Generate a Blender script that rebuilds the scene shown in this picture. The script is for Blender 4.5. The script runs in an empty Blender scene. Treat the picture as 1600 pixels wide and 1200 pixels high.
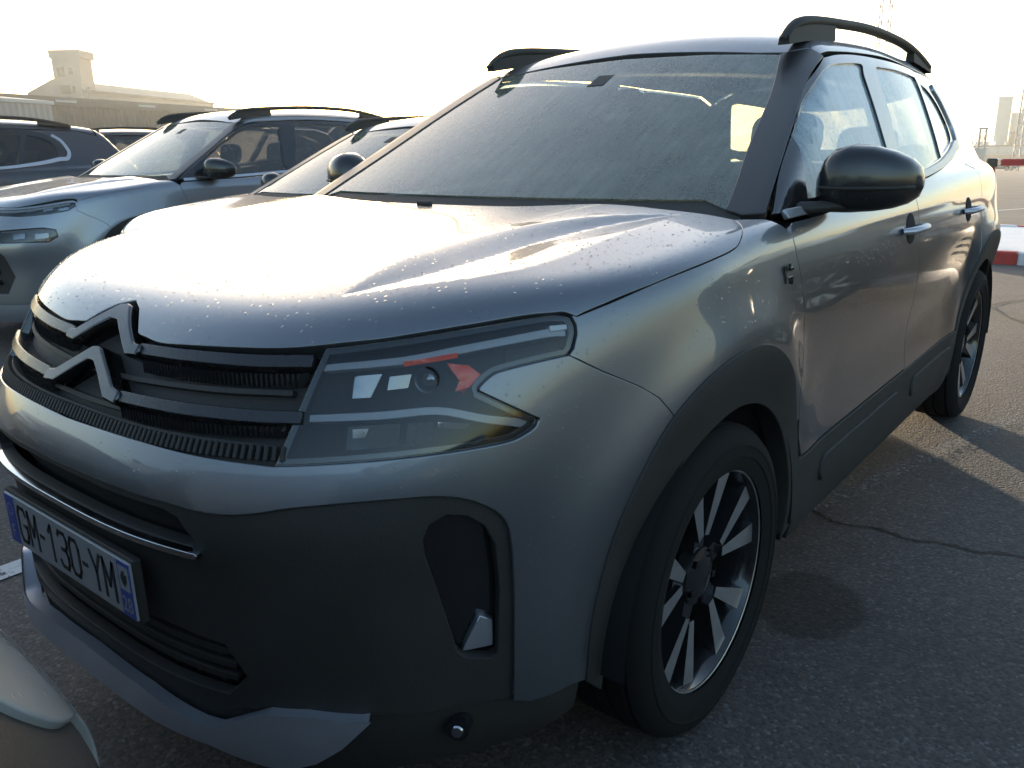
import bpy, bmesh, math, random
import numpy as np
from mathutils import Vector, Matrix
from mathutils.geometry import delaunay_2d_cdt
random.seed(7); RNG=np.random.default_rng(7)
SC=bpy.context.scene; COL=SC.collection
PI=math.pi

# ------------------------------------------------------------------ camera
CAM=bpy.data.cameras.new('camera'); cam=bpy.data.objects.new('camera',CAM); COL.objects.link(cam)
CAM.sensor_width=36; CAM.lens=36*1270.79/1600; CAM.clip_start=.05; CAM.clip_end=4000
pitch,yaw,roll=.2811,.6784,-.0181
f=Vector((-math.sin(yaw)*math.cos(pitch),math.cos(yaw)*math.cos(pitch),-math.sin(pitch)))
r=Vector((math.cos(yaw),math.sin(yaw),0)); u=r.cross(f)
r2=math.cos(roll)*r+math.sin(roll)*u; u2=-math.sin(roll)*r+math.cos(roll)*u
cam.matrix_world=Matrix(((r2.x,u2.x,-f.x,1.5453),(r2.y,u2.y,-f.y,-1.5224),(r2.z,u2.z,-f.z,1.2749),(0,0,0,1)))
SC.camera=cam

# ------------------------------------------------------------------ world + sun
SUN_EL=math.radians(3.3); SUN_DIR=Vector((-.737,.675,0)).normalized()
W=bpy.data.worlds.new('World'); SC.world=W; W.use_nodes=True
nt=W.node_tree; nt.nodes.clear()
sky=nt.nodes.new('ShaderNodeTexSky'); sky.sky_type='NISHITA'; sky.sun_disc=False
sky.sun_elevation=SUN_EL; sky.sun_rotation=math.atan2(SUN_DIR.x,SUN_DIR.y)
sky.air_density=.8; sky.dust_density=1.8; sky.ozone_density=1.35
bg=nt.nodes.new('ShaderNodeBackground'); bg.inputs[1].default_value=.15
wo=nt.nodes.new('ShaderNodeOutputWorld')
nt.links.new(sky.outputs[0],bg.inputs[0]); nt.links.new(bg.outputs[0],wo.inputs[0])
SL=bpy.data.lights.new('sun','SUN'); SL.energy=5.0; SL.angle=math.radians(.5); SL.color=(1,.82,.58)
sun=bpy.data.objects.new('sun',SL); COL.objects.link(sun)
sd=Vector((SUN_DIR.x*math.cos(SUN_EL),SUN_DIR.y*math.cos(SUN_EL),math.sin(SUN_EL)))
sun.rotation_euler=sd.to_track_quat('Z','Y').to_euler()
SC.view_settings.view_transform='Standard'; SC.view_settings.look='None'
SC.view_settings.gamma=1; SC.view_settings.exposure=2.55
SC.view_settings.use_curve_mapping=False

# ------------------------------------------------------------------ materials
M={}
def mat(name,col=(.5,.5,.5),rough=.5,metal=0,coat=0,coat_r=.03,spec=.5,bump=None,var=None,emit=None,sheen=0):
    m=bpy.data.materials.new(name); m.use_nodes=True; t=m.node_tree; b=t.nodes['Principled BSDF']
    b.inputs['Base Color'].default_value=(*col,1); b.inputs['Roughness'].default_value=rough
    b.inputs['Metallic'].default_value=metal; b.inputs['Coat Weight'].default_value=coat
    b.inputs['Coat Roughness'].default_value=coat_r; b.inputs['Specular IOR Level'].default_value=spec
    co=t.nodes.new('ShaderNodeTexCoord')
    if var:                              # (scale, amount): blotchy colour and gloss variation
        n=t.nodes.new('ShaderNodeTexNoise'); n.inputs['Scale'].default_value=var[0]; n.inputs['Detail'].default_value=8
        t.links.new(co.outputs['Object'],n.inputs['Vector'])
        mx=t.nodes.new('ShaderNodeMix'); mx.data_type='RGBA'
        mx.inputs[6].default_value=(*[c*(1-var[1]) for c in col],1); mx.inputs[7].default_value=(*[min(1,c*(1+var[1])) for c in col],1)
        t.links.new(n.outputs[0],mx.inputs[0]); t.links.new(mx.outputs[2],b.inputs['Base Color'])
        mr=t.nodes.new('ShaderNodeMapRange'); mr.inputs[3].default_value=max(0,rough-.08); mr.inputs[4].default_value=min(1,rough+.08)
        t.links.new(n.outputs[0],mr.inputs[0]); t.links.new(mr.outputs[0],b.inputs['Roughness'])
    if bump:                             # (scale, strength, distance)
        n=t.nodes.new('ShaderNodeTexNoise'); n.inputs['Scale'].default_value=bump[0]; n.inputs['Detail'].default_value=4
        t.links.new(co.outputs['Object'],n.inputs['Vector'])
        bp=t.nodes.new('ShaderNodeBump'); bp.inputs['Strength'].default_value=bump[1]; bp.inputs['Distance'].default_value=bump[2]
        t.links.new(n.outputs[0],bp.inputs['Height']); t.links.new(bp.outputs[0],b.inputs['Normal'])
    if emit:
        b.inputs['Emission Color'].default_value=(*emit[:3],1); b.inputs['Emission Strength'].default_value=emit[3]
    M[name]=m; return m
def drops(t,co,scale,lo,hi,strength,dist,prev=None):
    """beads of dew: voronoi caps, sparse by a noise mask -> bump normal"""
    v=t.nodes.new('ShaderNodeTexVoronoi'); v.inputs['Scale'].default_value=scale; v.inputs['Randomness'].default_value=1
    t.links.new(co,v.inputs['Vector'])
    sp=t.nodes.new('ShaderNodeSeparateColor'); t.links.new(v.outputs['Color'],sp.inputs[0])
    # each cell has its own bead radius; many have none
    rr=t.nodes.new('ShaderNodeMapRange'); rr.inputs[1].default_value=lo; rr.inputs[2].default_value=1; rr.inputs[3].default_value=0; rr.inputs[4].default_value=hi
    t.links.new(sp.outputs[0],rr.inputs[0])
    d=t.nodes.new('ShaderNodeMath'); d.operation='DIVIDE'; t.links.new(v.outputs['Distance'],d.inputs[0])
    mx=t.nodes.new('ShaderNodeMath'); mx.operation='MAXIMUM'; mx.inputs[1].default_value=.001; t.links.new(rr.outputs[0],mx.inputs[0]); t.links.new(mx.outputs[0],d.inputs[1])
    p=t.nodes.new('ShaderNodeMath'); p.operation='POWER'; p.inputs[1].default_value=2; t.links.new(d.outputs[0],p.inputs[0])
    s=t.nodes.new('ShaderNodeMath'); s.operation='SUBTRACT'; s.inputs[0].default_value=1; s.use_clamp=True; t.links.new(p.outputs[0],s.inputs[1])
    q=t.nodes.new('ShaderNodeMath'); q.operation='SQRT'; t.links.new(s.outputs[0],q.inputs[0])
    h=t.nodes.new('ShaderNodeMath'); h.operation='MULTIPLY'; t.links.new(q.outputs[0],h.inputs[0]); t.links.new(rr.outputs[0],h.inputs[1])
    b=t.nodes.new('ShaderNodeBump'); b.inputs['Strength'].default_value=strength; b.inputs['Distance'].default_value=dist
    t.links.new(h.outputs[0],b.inputs['Height'])
    if prev: t.links.new(prev,b.inputs['Normal'])
    return b.outputs[0],s.outputs[0]
def paint(name,col,metal=.75,rough=.34,dew=True):
    m=mat(name,col,rough,metal,coat=1.0,coat_r=.04); t=m.node_tree; b=t.nodes['Principled BSDF']
    co=t.nodes.new('ShaderNodeTexCoord').outputs['Object']
    n=t.nodes.new('ShaderNodeTexNoise'); n.inputs['Scale'].default_value=1400; t.links.new(co,n.inputs['Vector'])
    fb=t.nodes.new('ShaderNodeBump'); fb.inputs['Strength'].default_value=.10; fb.inputs['Distance'].default_value=.0006
    t.links.new(n.outputs[0],fb.inputs['Height'])
    t.links.new(fb.outputs[0],b.inputs['Normal'])
    # damp film: gloss wanders a little
    n2=t.nodes.new('ShaderNodeTexNoise'); n2.inputs['Scale'].default_value=9; n2.inputs['Detail'].default_value=6; t.links.new(co,n2.inputs['Vector'])
    mr=t.nodes.new('ShaderNodeMapRange'); mr.inputs[3].default_value=.02; mr.inputs[4].default_value=.055; t.links.new(n2.outputs[0],mr.inputs[0]); t.links.new(mr.outputs[0],b.inputs['Coat Roughness'])
    if dew:
        o,_=drops(t,co,95,.55,.30,.55,.012)
        t.links.new(o,b.inputs['Coat Normal'])
    return m
paint('paint_silver',(.155,.165,.18),metal=.8,rough=.36)
paint('paint_pale',(.24,.25,.27),dew=False)
paint('paint_white',(.30,.32,.32),metal=.2,rough=.5,dew=True)
paint('paint_dark',(.03,.03,.036),metal=.3,dew=False)
mat('black_plastic',(.030,.028,.026),.62,spec=.3,bump=(260,.5,.0015),var=(6,.35))
mat('black_gloss',(.012,.012,.013),.12,coat=.6,bump=(700,.04,.0005))
mat('pillar_black',(.018,.018,.02),.32,bump=(500,.12,.0006),var=(8,.2))
mat('mirror_black',(.012,.012,.013),.24,coat=.35,bump=(500,.05,.0005),var=(9,.2))
mat('dark_void',(.006,.006,.006),.9)
mat('chrome',(.55,.56,.58),.16,metal=1,var=(30,.1))
mat('dark_chrome',(.085,.088,.095),.25,metal=1,var=(30,.15))
mat('satin_silver',(.45,.46,.50),.38,metal=.8,bump=(300,.05,.0005),var=(12,.1))
mat('bar_dark',(.035,.036,.04),.28,metal=.6,var=(30,.15))
mat('machined',(.72,.73,.75),.38,metal=1,var=(60,.1))
mat('wheel_black',(.012,.012,.013),.18,coat=.5)
mat('rubber',(.010,.010,.010),.85,spec=.2,bump=(90,.3,.001),var=(7,.3))
mat('orange_reflector',(.95,.085,.012),.25,coat=.3)
mat('red_lens',(.35,.01,.01),.15,coat=1)
mat('lamp_silver',(.24,.25,.27),.14,metal=.95)
mat('skid_silver',(.50,.51,.56),.42,metal=.75,bump=(300,.05,.0005),var=(12,.15))
mat('drl_white',(.36,.37,.40),.4,coat=1)
mat('drl_mark',(.75,.77,.8),.4,coat=1)
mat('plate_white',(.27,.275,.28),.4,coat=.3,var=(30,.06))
mat('plate_black',(.015,.015,.016),.45)
mat('plate_blue',(.02,.05,.28),.4,coat=.3)
mat('seat_fabric',(.03,.032,.035),.85,bump=(220,.3,.001))
mat('dash',(.03,.03,.03),.7,bump=(200,.2,.001))
def glass(name,tint,fog,fogcol,bead,tr_=.5,streak=(35,4,4),spec_r=.05,beadscale=130,lo=.25):
    """car glass: clear tinted pane, a film of condensation and beads of dew"""
    m=bpy.data.materials.new(name); m.use_nodes=True; t=m.node_tree; t.nodes.clear()
    out=t.nodes.new('ShaderNodeOutputMaterial'); co=t.nodes.new('ShaderNodeTexCoord').outputs['Object']
    tr=t.nodes.new('ShaderNodeBsdfTransparent'); tr.inputs[0].default_value=(*tint,1)
    df=t.nodes.new('ShaderNodeBsdfDiffuse'); df.inputs[0].default_value=(*fogcol,1)
    tl=t.nodes.new('ShaderNodeBsdfTranslucent'); tl.inputs[0].default_value=(*fogcol,1)
    ad=t.nodes.new('ShaderNodeMixShader'); ad.inputs[0].default_value=tr_
    t.links.new(df.outputs[0],ad.inputs[1]); t.links.new(tl.outputs[0],ad.inputs[2])
    n=t.nodes.new('ShaderNodeTexNoise'); n.inputs['Scale'].default_value=4; n.inputs['Detail'].default_value=7; n.inputs['Roughness'].default_value=.65
    t.links.new(co,n.inputs['Vector'])
    mr=t.nodes.new('ShaderNodeMapRange'); mr.inputs[1].default_value=.3; mr.inputs[2].default_value=.7; mr.inputs[3].default_value=fog*.7; mr.inputs[4].default_value=min(1,fog*1.25)
    t.links.new(n.outputs[0],mr.inputs[0])
    gl=t.nodes.new('ShaderNodeBsdfGlossy'); gl.inputs['Roughness'].default_value=spec_r; gl.inputs[0].default_value=(1,1,1,1)
    fr=t.nodes.new('ShaderNodeFresnel'); fr.inputs[0].default_value=1.5
    # runs of water and fine grain break the mist up
    mp=t.nodes.new('ShaderNodeMapping'); mp.inputs['Scale'].default_value=streak; t.links.new(co,mp.inputs['Vector'])
    ns=t.nodes.new('ShaderNodeTexNoise'); ns.inputs['Scale'].default_value=1; ns.inputs['Detail'].default_value=6; ns.inputs['Roughness'].default_value=.7; t.links.new(mp.outputs[0],ns.inputs['Vector'])
    ng=t.nodes.new('ShaderNodeTexNoise'); ng.inputs['Scale'].default_value=150; ng.inputs['Detail'].default_value=3; t.links.new(co,ng.inputs['Vector'])
    a1=t.nodes.new('ShaderNodeMath'); a1.operation='MULTIPLY_ADD'; a1.inputs[1].default_value=1.1; a1.inputs[2].default_value=.02; t.links.new(ns.outputs[0],a1.inputs[0])
    a2=t.nodes.new('ShaderNodeMath'); a2.operation='MULTIPLY_ADD'; a2.inputs[1].default_value=.9; t.links.new(ng.outputs[0],a2.inputs[0]); t.links.new(a1.outputs[0],a2.inputs[2])
    a3=t.nodes.new('ShaderNodeMath'); a3.operation='MULTIPLY'; a3.use_clamp=True; t.links.new(mr.outputs[0],a3.inputs[0]); t.links.new(a2.outputs[0],a3.inputs[1])
    fac=a3.outputs[0]
    if bead:
        nb,mask=drops(t,co,beadscale,lo,.48,.6,.008)
        t.links.new(nb,gl.inputs['Normal']); t.links.new(nb,fr.inputs['Normal']); t.links.new(nb,tl.inputs['Normal'])
        mm=t.nodes.new('ShaderNodeMath'); mm.operation='MULTIPLY_ADD'; mm.use_clamp=True
        t.links.new(mask,mm.inputs[0]); mm.inputs[1].default_value=bead; t.links.new(fac,mm.inputs[2]); fac=mm.outputs[0]
    m1=t.nodes.new('ShaderNodeMixShader'); t.links.new(fac,m1.inputs[0]); t.links.new(tr.outputs[0],m1.inputs[1]); t.links.new(ad.outputs[0],m1.inputs[2])
    m2=t.nodes.new('ShaderNodeMixShader'); t.links.new(fr.outputs[0],m2.inputs[0]); t.links.new(m1.outputs[0],m2.inputs[1]); t.links.new(gl.outputs[0],m2.inputs[2])
    t.links.new(m2.outputs[0],out.inputs[0]); M[name]=m; return m
glass('windshield_glass',(.58,.70,.63),.35,(.78,.83,.68),0,tr_=.6,streak=(45,3,3))
glass('side_glass',(.55,.62,.62),.74,(.48,.58,.62),0,tr_=.25,streak=(4,55,3),spec_r=.12)
glass('far_glass',(.80,.85,.83),.08,(.58,.68,.68),0,spec_r=.08)
glass('tinted_glass',(.45,.44,.42),.22,(.45,.45,.44),0,spec_r=.06)
glass('dark_glass',(.10,.11,.11),.06,(.5,.5,.5),0,spec_r=.04)
glass('lamp_lens',(.80,.81,.81),.0,(.6,.62,.64),0,spec_r=.03)

m=mat('water',(1,1,1),.0); m.node_tree.nodes['Principled BSDF'].inputs['Transmission Weight'].default_value=1; m.node_tree.nodes['Principled BSDF'].inputs['IOR'].default_value=1.33
# ------------------------------------------------------------------ object helpers
def link(name,me,mt=None,parent=None):
    o=bpy.data.objects.new(name,me); COL.objects.link(o)
    if mt is not None:
        for q in (mt if isinstance(mt,(list,tuple)) else [mt]): me.materials.append(M[q])
    if parent: o.parent=parent
    return o
def empty(name,loc=(0,0,0),rz=0,label=None,cat=None,group=None):
    o=bpy.data.objects.new(name,None); COL.objects.link(o); o.location=loc; o.rotation_euler=(0,0,rz); o.empty_display_size=.2
    tag(o,label,cat,group); return o
def tag(o,label=None,cat=None,group=None,kind=None):
    for k,v in (('label',label),('category',cat),('group',group),('kind',kind)):
        if v: o[k]=v
    return o
def meshdata(name,V,F,N=None,smooth=True,mi=None):
    me=bpy.data.meshes.new(name); me.from_pydata([tuple(map(float,v)) for v in V],[],[tuple(map(int,q)) for q in F])
    me.validate(); me.update()
    if smooth: me.polygons.foreach_set('use_smooth',[True]*len(me.polygons))
    if mi is not None: me.polygons.foreach_set('material_index',[int(a) for a in mi])
    if N is not None and len(N)==len(me.vertices): me.normals_split_custom_set_from_vertices([tuple(map(float,n)) for n in N])
    return me
class MB:
    """collects simple solids into one mesh"""
    def __init__(s): s.v=[];s.f=[];s.mi=[]
    def add(s,V,F,mi=0):
        k=len(s.v); s.v+= [tuple(p) for p in V]; s.f+=[tuple(k+i for i in q) for q in F]; s.mi+=[mi]*len(F); return s
    def box(s,c,d,rz=0,mi=0,bev=0,rx=0,ry=0):
        R=Matrix.Rotation(rz,3,'Z')@Matrix.Rotation(ry,3,'Y')@Matrix.Rotation(rx,3,'X'); h=[a/2 for a in d]
        if bev<=0:
            V=[Vector(c)+R@Vector((sx*h[0],sy*h[1],sz*h[2])) for sz in (-1,1) for sy in (-1,1) for sx in (-1,1)]
            return s.add(V,[(0,2,3,1),(4,5,7,6),(0,1,5,4),(2,6,7,3),(0,4,6,2),(1,3,7,5)],mi)
        V=[];b=bev                           # chamfered box
        for sz in (-1,1):
            for sy in (-1,1):
                for sx in (-1,1):
                    V+=[R@Vector((sx*h[0],sy*(h[1]-b),sz*(h[2]-b))),R@Vector((sx*(h[0]-b),sy*h[1],sz*(h[2]-b))),R@Vector((sx*(h[0]-b),sy*(h[1]-b),sz*h[2]))]
        V=[Vector(c)+p for p in V]; F=[]
        def I(sx,sy,sz,k): return 3*(((sz+1)//2)*4+((sy+1)//2)*2+(sx+1)//2)+k
        for a in (-1,1):
            q=[I(a,-1,-1,0),I(a,1,-1,0),I(a,1,1,0),I(a,-1,1,0)]; F.append(q if a>0 else q[::-1])
            q=[I(-1,a,-1,1),I(1,a,-1,1),I(1,a,1,1),I(-1,a,1,1)]; F.append(q[::-1] if a>0 else q)
            q=[I(-1,-1,a,2),I(1,-1,a,2),I(1,1,a,2),I(-1,1,a,2)]; F.append(q if a>0 else q[::-1])
        for a in (-1,1):
            for b2 in (-1,1):
                q=[I(a,b2,-1,0),I(a,b2,1,0),I(a,b2,1,1),I(a,b2,-1,1)]; F.append(q if a*b2<0 else q[::-1])
                q=[I(a,-1,b2,0),I(a,1,b2,0),I(a,1,b2,2),I(a,-1,b2,2)]; F.append(q[::-1] if a*b2>0 else q)
                q=[I(-1,a,b2,1),I(1,a,b2,1),I(1,a,b2,2),I(-1,a,b2,2)]; F.append(q if a*b2>0 else q[::-1])
        for a in (-1,1):
            for b2 in (-1,1):
                for c2 in (-1,1):
                    q=[I(a,b2,c2,0),I(a,b2,c2,1),I(a,b2,c2,2)]; F.append(q if a*b2*c2>0 else q[::-1])
        return s.add(V,F,mi)
    def tube(s,pts,rad,n=10,mi=0,cap=True,sq=1.0,up=(0,0,1)):
        pts=[Vector(p) for p in pts]; R=rad if isinstance(rad,(list,tuple)) else [rad]*len(pts); k=len(s.v); F=[];V=[]
        for i,p in enumerate(pts):
            t=(pts[min(i+1,len(pts)-1)]-pts[max(i-1,0)]).normalized(); a=t.cross(Vector(up))
            if a.length<1e-3: a=t.cross(Vector((1,0,0)))
            a.normalize(); b=a.cross(t)
            rr=R[i]; ra,rb=(rr if isinstance(rr,(list,tuple)) else (rr,rr*sq))
            for j in range(n):
                w=2*PI*j/n; V.append(p+a*ra*math.cos(w)+b*rb*math.sin(w))
        m=len(pts)
        for i in range(m-1):
            for j in range(n): F.append((i*n+j,i*n+(j+1)%n,(i+1)*n+(j+1)%n,(i+1)*n+j))
        if cap: F.append(tuple(range(n))[::-1]); F.append(tuple((m-1)*n+j for j in range(n)))
        return s.add(V,F,mi)
    def lathe(s,prof,n=48,axis='X',c=(0,0,0),mi=0,closed=False):
        V=[];F=[];m=len(prof)
        for j in range(n):
            w=2*PI*j/n
            for (h,rr) in prof:
                if axis=='X': V.append((c[0]+h,c[1]+rr*math.cos(w),c[2]+rr*math.sin(w)))
                else: V.append((c[0]+rr*math.cos(w),c[1]+rr*math.sin(w),c[2]+h))
        for j in range(n):
            for i in range(m-1 if not closed else m): F.append((j*m+i,((j+1)%n)*m+i,((j+1)%n)*m+(i+1)%m,j*m+(i+1)%m))
        return s.add(V,F,mi)
    def build(s,name,mt,parent=None,smooth=False,sharp=None):
        me=meshdata(name,s.v,s.f,None,smooth,s.mi)
        bm=bmesh.new(); bm.from_mesh(me); bmesh.ops.recalc_face_normals(bm,faces=bm.faces)
        if smooth and sharp:
            for e in bm.edges:
                if len(e.link_faces)==2 and e.calc_face_angle(0)>sharp: e.smooth=False
        bm.to_mesh(me); bm.free()
        return link(name,me,mt,parent)

# ------------------------------------------------------------------ car body as two smooth implicit solids
# car frame: X = car's left, Y = towards the tail (front axle at 0), Z up
def spl(xs,ys):
    xs=np.array(xs,float);ys=np.array(ys,float);n=len(xs);h=np.diff(xs)
    A=np.zeros((n,n));b=np.zeros(n);A[0,0]=A[-1,-1]=1
    for i in range(1,n-1):
        A[i,i-1]=h[i-1];A[i,i]=2*(h[i-1]+h[i]);A[i,i+1]=h[i];b[i]=3*((ys[i+1]-ys[i])/h[i]-(ys[i]-ys[i-1])/h[i-1])
    c=np.linalg.solve(A,b);d=np.diff(c)/(3*h);bb=np.diff(ys)/h-h*(2*c[:-1]+c[1:])/3
    def fn(x):
        x=np.asarray(x,float);i=np.clip(np.searchsorted(xs,x)-1,0,n-2);t=np.clip(x,xs[0]-.05,xs[-1]+.05)-xs[i]
        return ys[i]+bb[i]*t+c[i]*t*t+d[i]*t**3
    return fn
def smax(a,b,rr):
    h=np.maximum(rr-np.abs(a-b),0)/rr
    return np.maximum(a,b)+h*h*h*rr/6
def smin(a,b,rr): return -smax(-a,-b,rr)
def sst(a,b,x):
    t=np.clip((x-a)/(b-a),0,1);return t*t*(3-2*t)
P_W=spl([.12,.20,.28,.36,.50,.66,.80,.92,1.02,1.12,1.25],[.79,.835,.872,.886,.890,.892,.902,.908,.900,.878,.83])
P_Y=spl([.12,.2,.28,.38,.50,.60,.68,.75,.82,.90,.97,1.03,1.10,1.25],[-.86,-.915,-.94,-.945,-.945,-.952,-.965,-.955,-.92,-.865,-.815,-.765,-.70,-.50])
P_R=spl([.12,.3,.5,.7,.9,1.05,1.25],[3.45,3.56,3.60,3.60,3.57,3.53,3.48])
P_H=spl([-1.0,-.8,-.6,-.4,-.2,0,.2,.4,.8,2.,3.6],[.955,1.005,1.048,1.082,1.108,1.13,1.145,1.15,1.15,1.19,1.20])
P_T=spl([-.5,.2,.6,1.0,1.3,1.8,2.3,2.8,3.2,3.6],[1.2,1.42,1.53,1.612,1.648,1.668,1.66,1.62,1.56,1.47])
YC=-.05; NX=3.0; MY=2.1
# pressed leaf-shaped hollow on each flank of the bonnet, laid along a bent axis
LF_Y=[-.632,-.50,-.35,-.20,-.05,.11]
LF_C=spl(LF_Y,[.468,.530,.568,.592,.635,.700]); LF_W=spl(LF_Y,[.004,.098,.125,.105,.065,.004])
def hood(x,y):
    ax=np.abs(x)
    z=P_H(y)+.018*np.exp(-((ax-.55)/.2)**2)*sst(-.8,-.4,y)-.022*(ax/.75)**3
    inside=(y>LF_Y[0])&(y<LF_Y[-1])
    c=LF_C(y);w=np.maximum(LF_W(y),.003)
    s=(ax-c)/w
    # inner wall steep, outer wall a long ramp, valley between
    d=np.where(s<-.1,(s+1)/.9,(1-s)/1.1); d=np.clip(d,0,1)
    d=d*d*(3-2*d)*.35+d*.65
    return z-np.where(inside,d*w*.135,0)
def flare(y,z):
    r1=np.hypot(y,z-.354);r2=np.hypot(y-2.73,z-.354)
    g=np.exp(-((r1-.52)/.09)**2)+np.exp(-((r2-.52)/.09)**2)
    k=1-.75*sst(.22,.46,y)*(1-sst(2.27,2.50,y))
    return g*sst(.1,.3,z)*.028*k
def halfw(y,z):
    w=P_W(z)+flare(y,z)
    w=w-.010*np.exp(-((z-.64)/.10)**2)*sst(.45,.7,y)*(1-sst(2.0,2.25,y))
    return w-.02*sst(2.6,3.5,y)
def body(x,y,z):
    w=halfw(y,z)
    q=(np.abs(x)/w)**NX+(np.maximum(YC-y,0)/(YC-P_Y(z)))**MY+(np.maximum(y-2.75,0)/(P_R(z)-2.75))**2.6
    dw=(np.maximum(q,1e-6)**(1/NX)-1)*.9
    return smax(dw,z-hood(x,y),.075)
def house(x,y,z):
    ax=np.abs(x);dz=z-1.1
    xs=.866-.40*dz-.16*dz*dz-.035*sst(1.7,2.6,y)-.06*sst(2.3,3.4,y)-.015*(1-sst(.2,1.,y))
    q=smax((ax-xs)*.9,z-(P_T(y)-.05*(ax/.6)**2.2),.12)
    dw=(.185+(z-1.123)*1.94+.18*x*x-y)*.46
    dr=(y-(3.42-(z-1.1)*.75-.12*x*x))*.8
    return smax(smax(q,dw,.05),dr,.08)
def whole(x,y,z): return smin(body(x,y,z),smax(house(x,y,z),1.07-z,.02),.035)
def grad(F,P):
    h=.0015;g=np.stack([F(P[:,0]+h*(i==0),P[:,1]+h*(i==1),P[:,2]+h*(i==2))-F(P[:,0]-h*(i==0),P[:,1]-h*(i==1),P[:,2]-h*(i==2)) for i in range(3)],1)
    return g/np.maximum(np.linalg.norm(g,axis=1,keepdims=True),1e-9)
def bis(F,A,B,n=42):
    """A inside, B outside (arrays of points): point on the surface between"""
    a=np.zeros(len(A));b=np.ones(len(A));D=B-A
    for _ in range(n):
        m=(a+b)/2;P=A+m[:,None]*D;o=F(P[:,0],P[:,1],P[:,2])>0
        b=np.where(o,m,b);a=np.where(o,a,m)
    return A+a[:,None]*D
CF=np.array((0,.35,.60)); CRR=np.array((0,2.35,.75)); CH=np.array((0,1.75,1.0))
def P_sph(C,sgn=-1,R=2.6):
    def un(F,q):
        a,b=q[:,0],q[:,1]; D=np.stack([np.sin(a)*np.cos(b),sgn*np.cos(a)*np.cos(b),np.sin(b)],1)
        return bis(F,np.tile(C,(len(q),1)),C+D*R)
    def pr(P):
        P=np.asarray(P,float)-C; return np.stack([np.arctan2(P[:,0],sgn*P[:,1]),np.arctan2(P[:,2],np.hypot(P[:,0],P[:,1]))],1)
    return un,pr
def P_side():
    def un(F,q):
        z=np.zeros(len(q));return bis(F,np.stack([z,q[:,0],q[:,1]],1),np.stack([z+1.3,q[:,0],q[:,1]],1))
    return un,lambda P:np.asarray(P,float)[:,1:3]
def P_top(z0=.9):
    def un(F,q):
        z=np.zeros(len(q));return bis(F,np.stack([q[:,0],q[:,1],z+z0],1),np.stack([q[:,0],q[:,1],z+2.0],1))
    return un,lambda P:np.asarray(P,float)[:,:2]
def P_front(y0=1.7):
    def un(F,q):
        z=np.zeros(len(q));return bis(F,np.stack([q[:,0],z+y0,q[:,1]],1),np.stack([q[:,0],z-1.5,q[:,1]],1))
    return un,lambda P:np.asarray(P,float)[:,[0,2]]
SPH=P_sph(CF); SPR=P_sph(CRR,1); SPHH=P_sph(CH); SIDE=P_side(); TOP=P_top(); FRONT=P_front()
def crm(pts,n=6):
    """Catmull-Rom through open polyline"""
    p=np.asarray(pts,float)
    if len(p)<3: return p
    q=np.vstack([2*p[0]-p[1],p,2*p[-1]-p[-2]]);o=[]
    for i in range(1,len(q)-2):
        for t in np.linspace(0,1,n,endpoint=False):
            o.append(.5*((2*q[i])+(-q[i-1]+q[i+1])*t+(2*q[i-1]-5*q[i]+4*q[i+1]-q[i+2])*t*t+(-q[i-1]+3*q[i]-3*q[i+1]+q[i+2])*t**3))
    o.append(q[-2]); return np.array(o)
def join(*segs):
    out=[]
    for s in segs:
        for p in np.asarray(s,float):
            if not out or np.linalg.norm(p-out[-1])>1e-4: out.append(p)
    if np.linalg.norm(out[0]-out[-1])<1e-4: out.pop()
    return np.array(out)
def mir(seg): return np.asarray(seg,float)[::-1]*np.array((-1,1,1))
def resample(q,res):
    o=[]
    for i in range(len(q)):
        a,b=q[i],q[(i+1)%len(q)];n=max(1,int(np.ceil(np.linalg.norm(b-a)/res)))
        for k in range(n): o.append(a+(b-a)*k/n)
    return np.array(o)
def inside(q,P):
    x,y=P[:,0],P[:,1];c=np.zeros(len(P),bool);j=len(q)-1
    for i in range(len(q)):
        xi,yi=q[i];xj,yj=q[j]
        if yi!=yj:
            c^=((yi>y)!=(yj>y))&(x<(xj-xi)*(y-yi)/(yj-yi)+xi)
        j=i
    return c
def dist_to(q,P):
    d=np.full(len(P),9.)
    for i in range(len(q)): d=np.minimum(d,np.hypot(P[:,0]-q[i,0],P[:,1]-q[i,1]))
    return d
def shrink(q,g):
    a=np.roll(q,1,0);b=np.roll(q,-1,0);t=b-a;t/=np.maximum(np.linalg.norm(t,axis=1,keepdims=True),1e-9)
    n=np.stack([-t[:,1],t[:,0]],1)
    area=np.sum(q[:,0]*np.roll(q[:,1],-1)-np.roll(q[:,0],-1)*q[:,1])
    return q+n*g*(1 if area>0 else -1)
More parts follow.
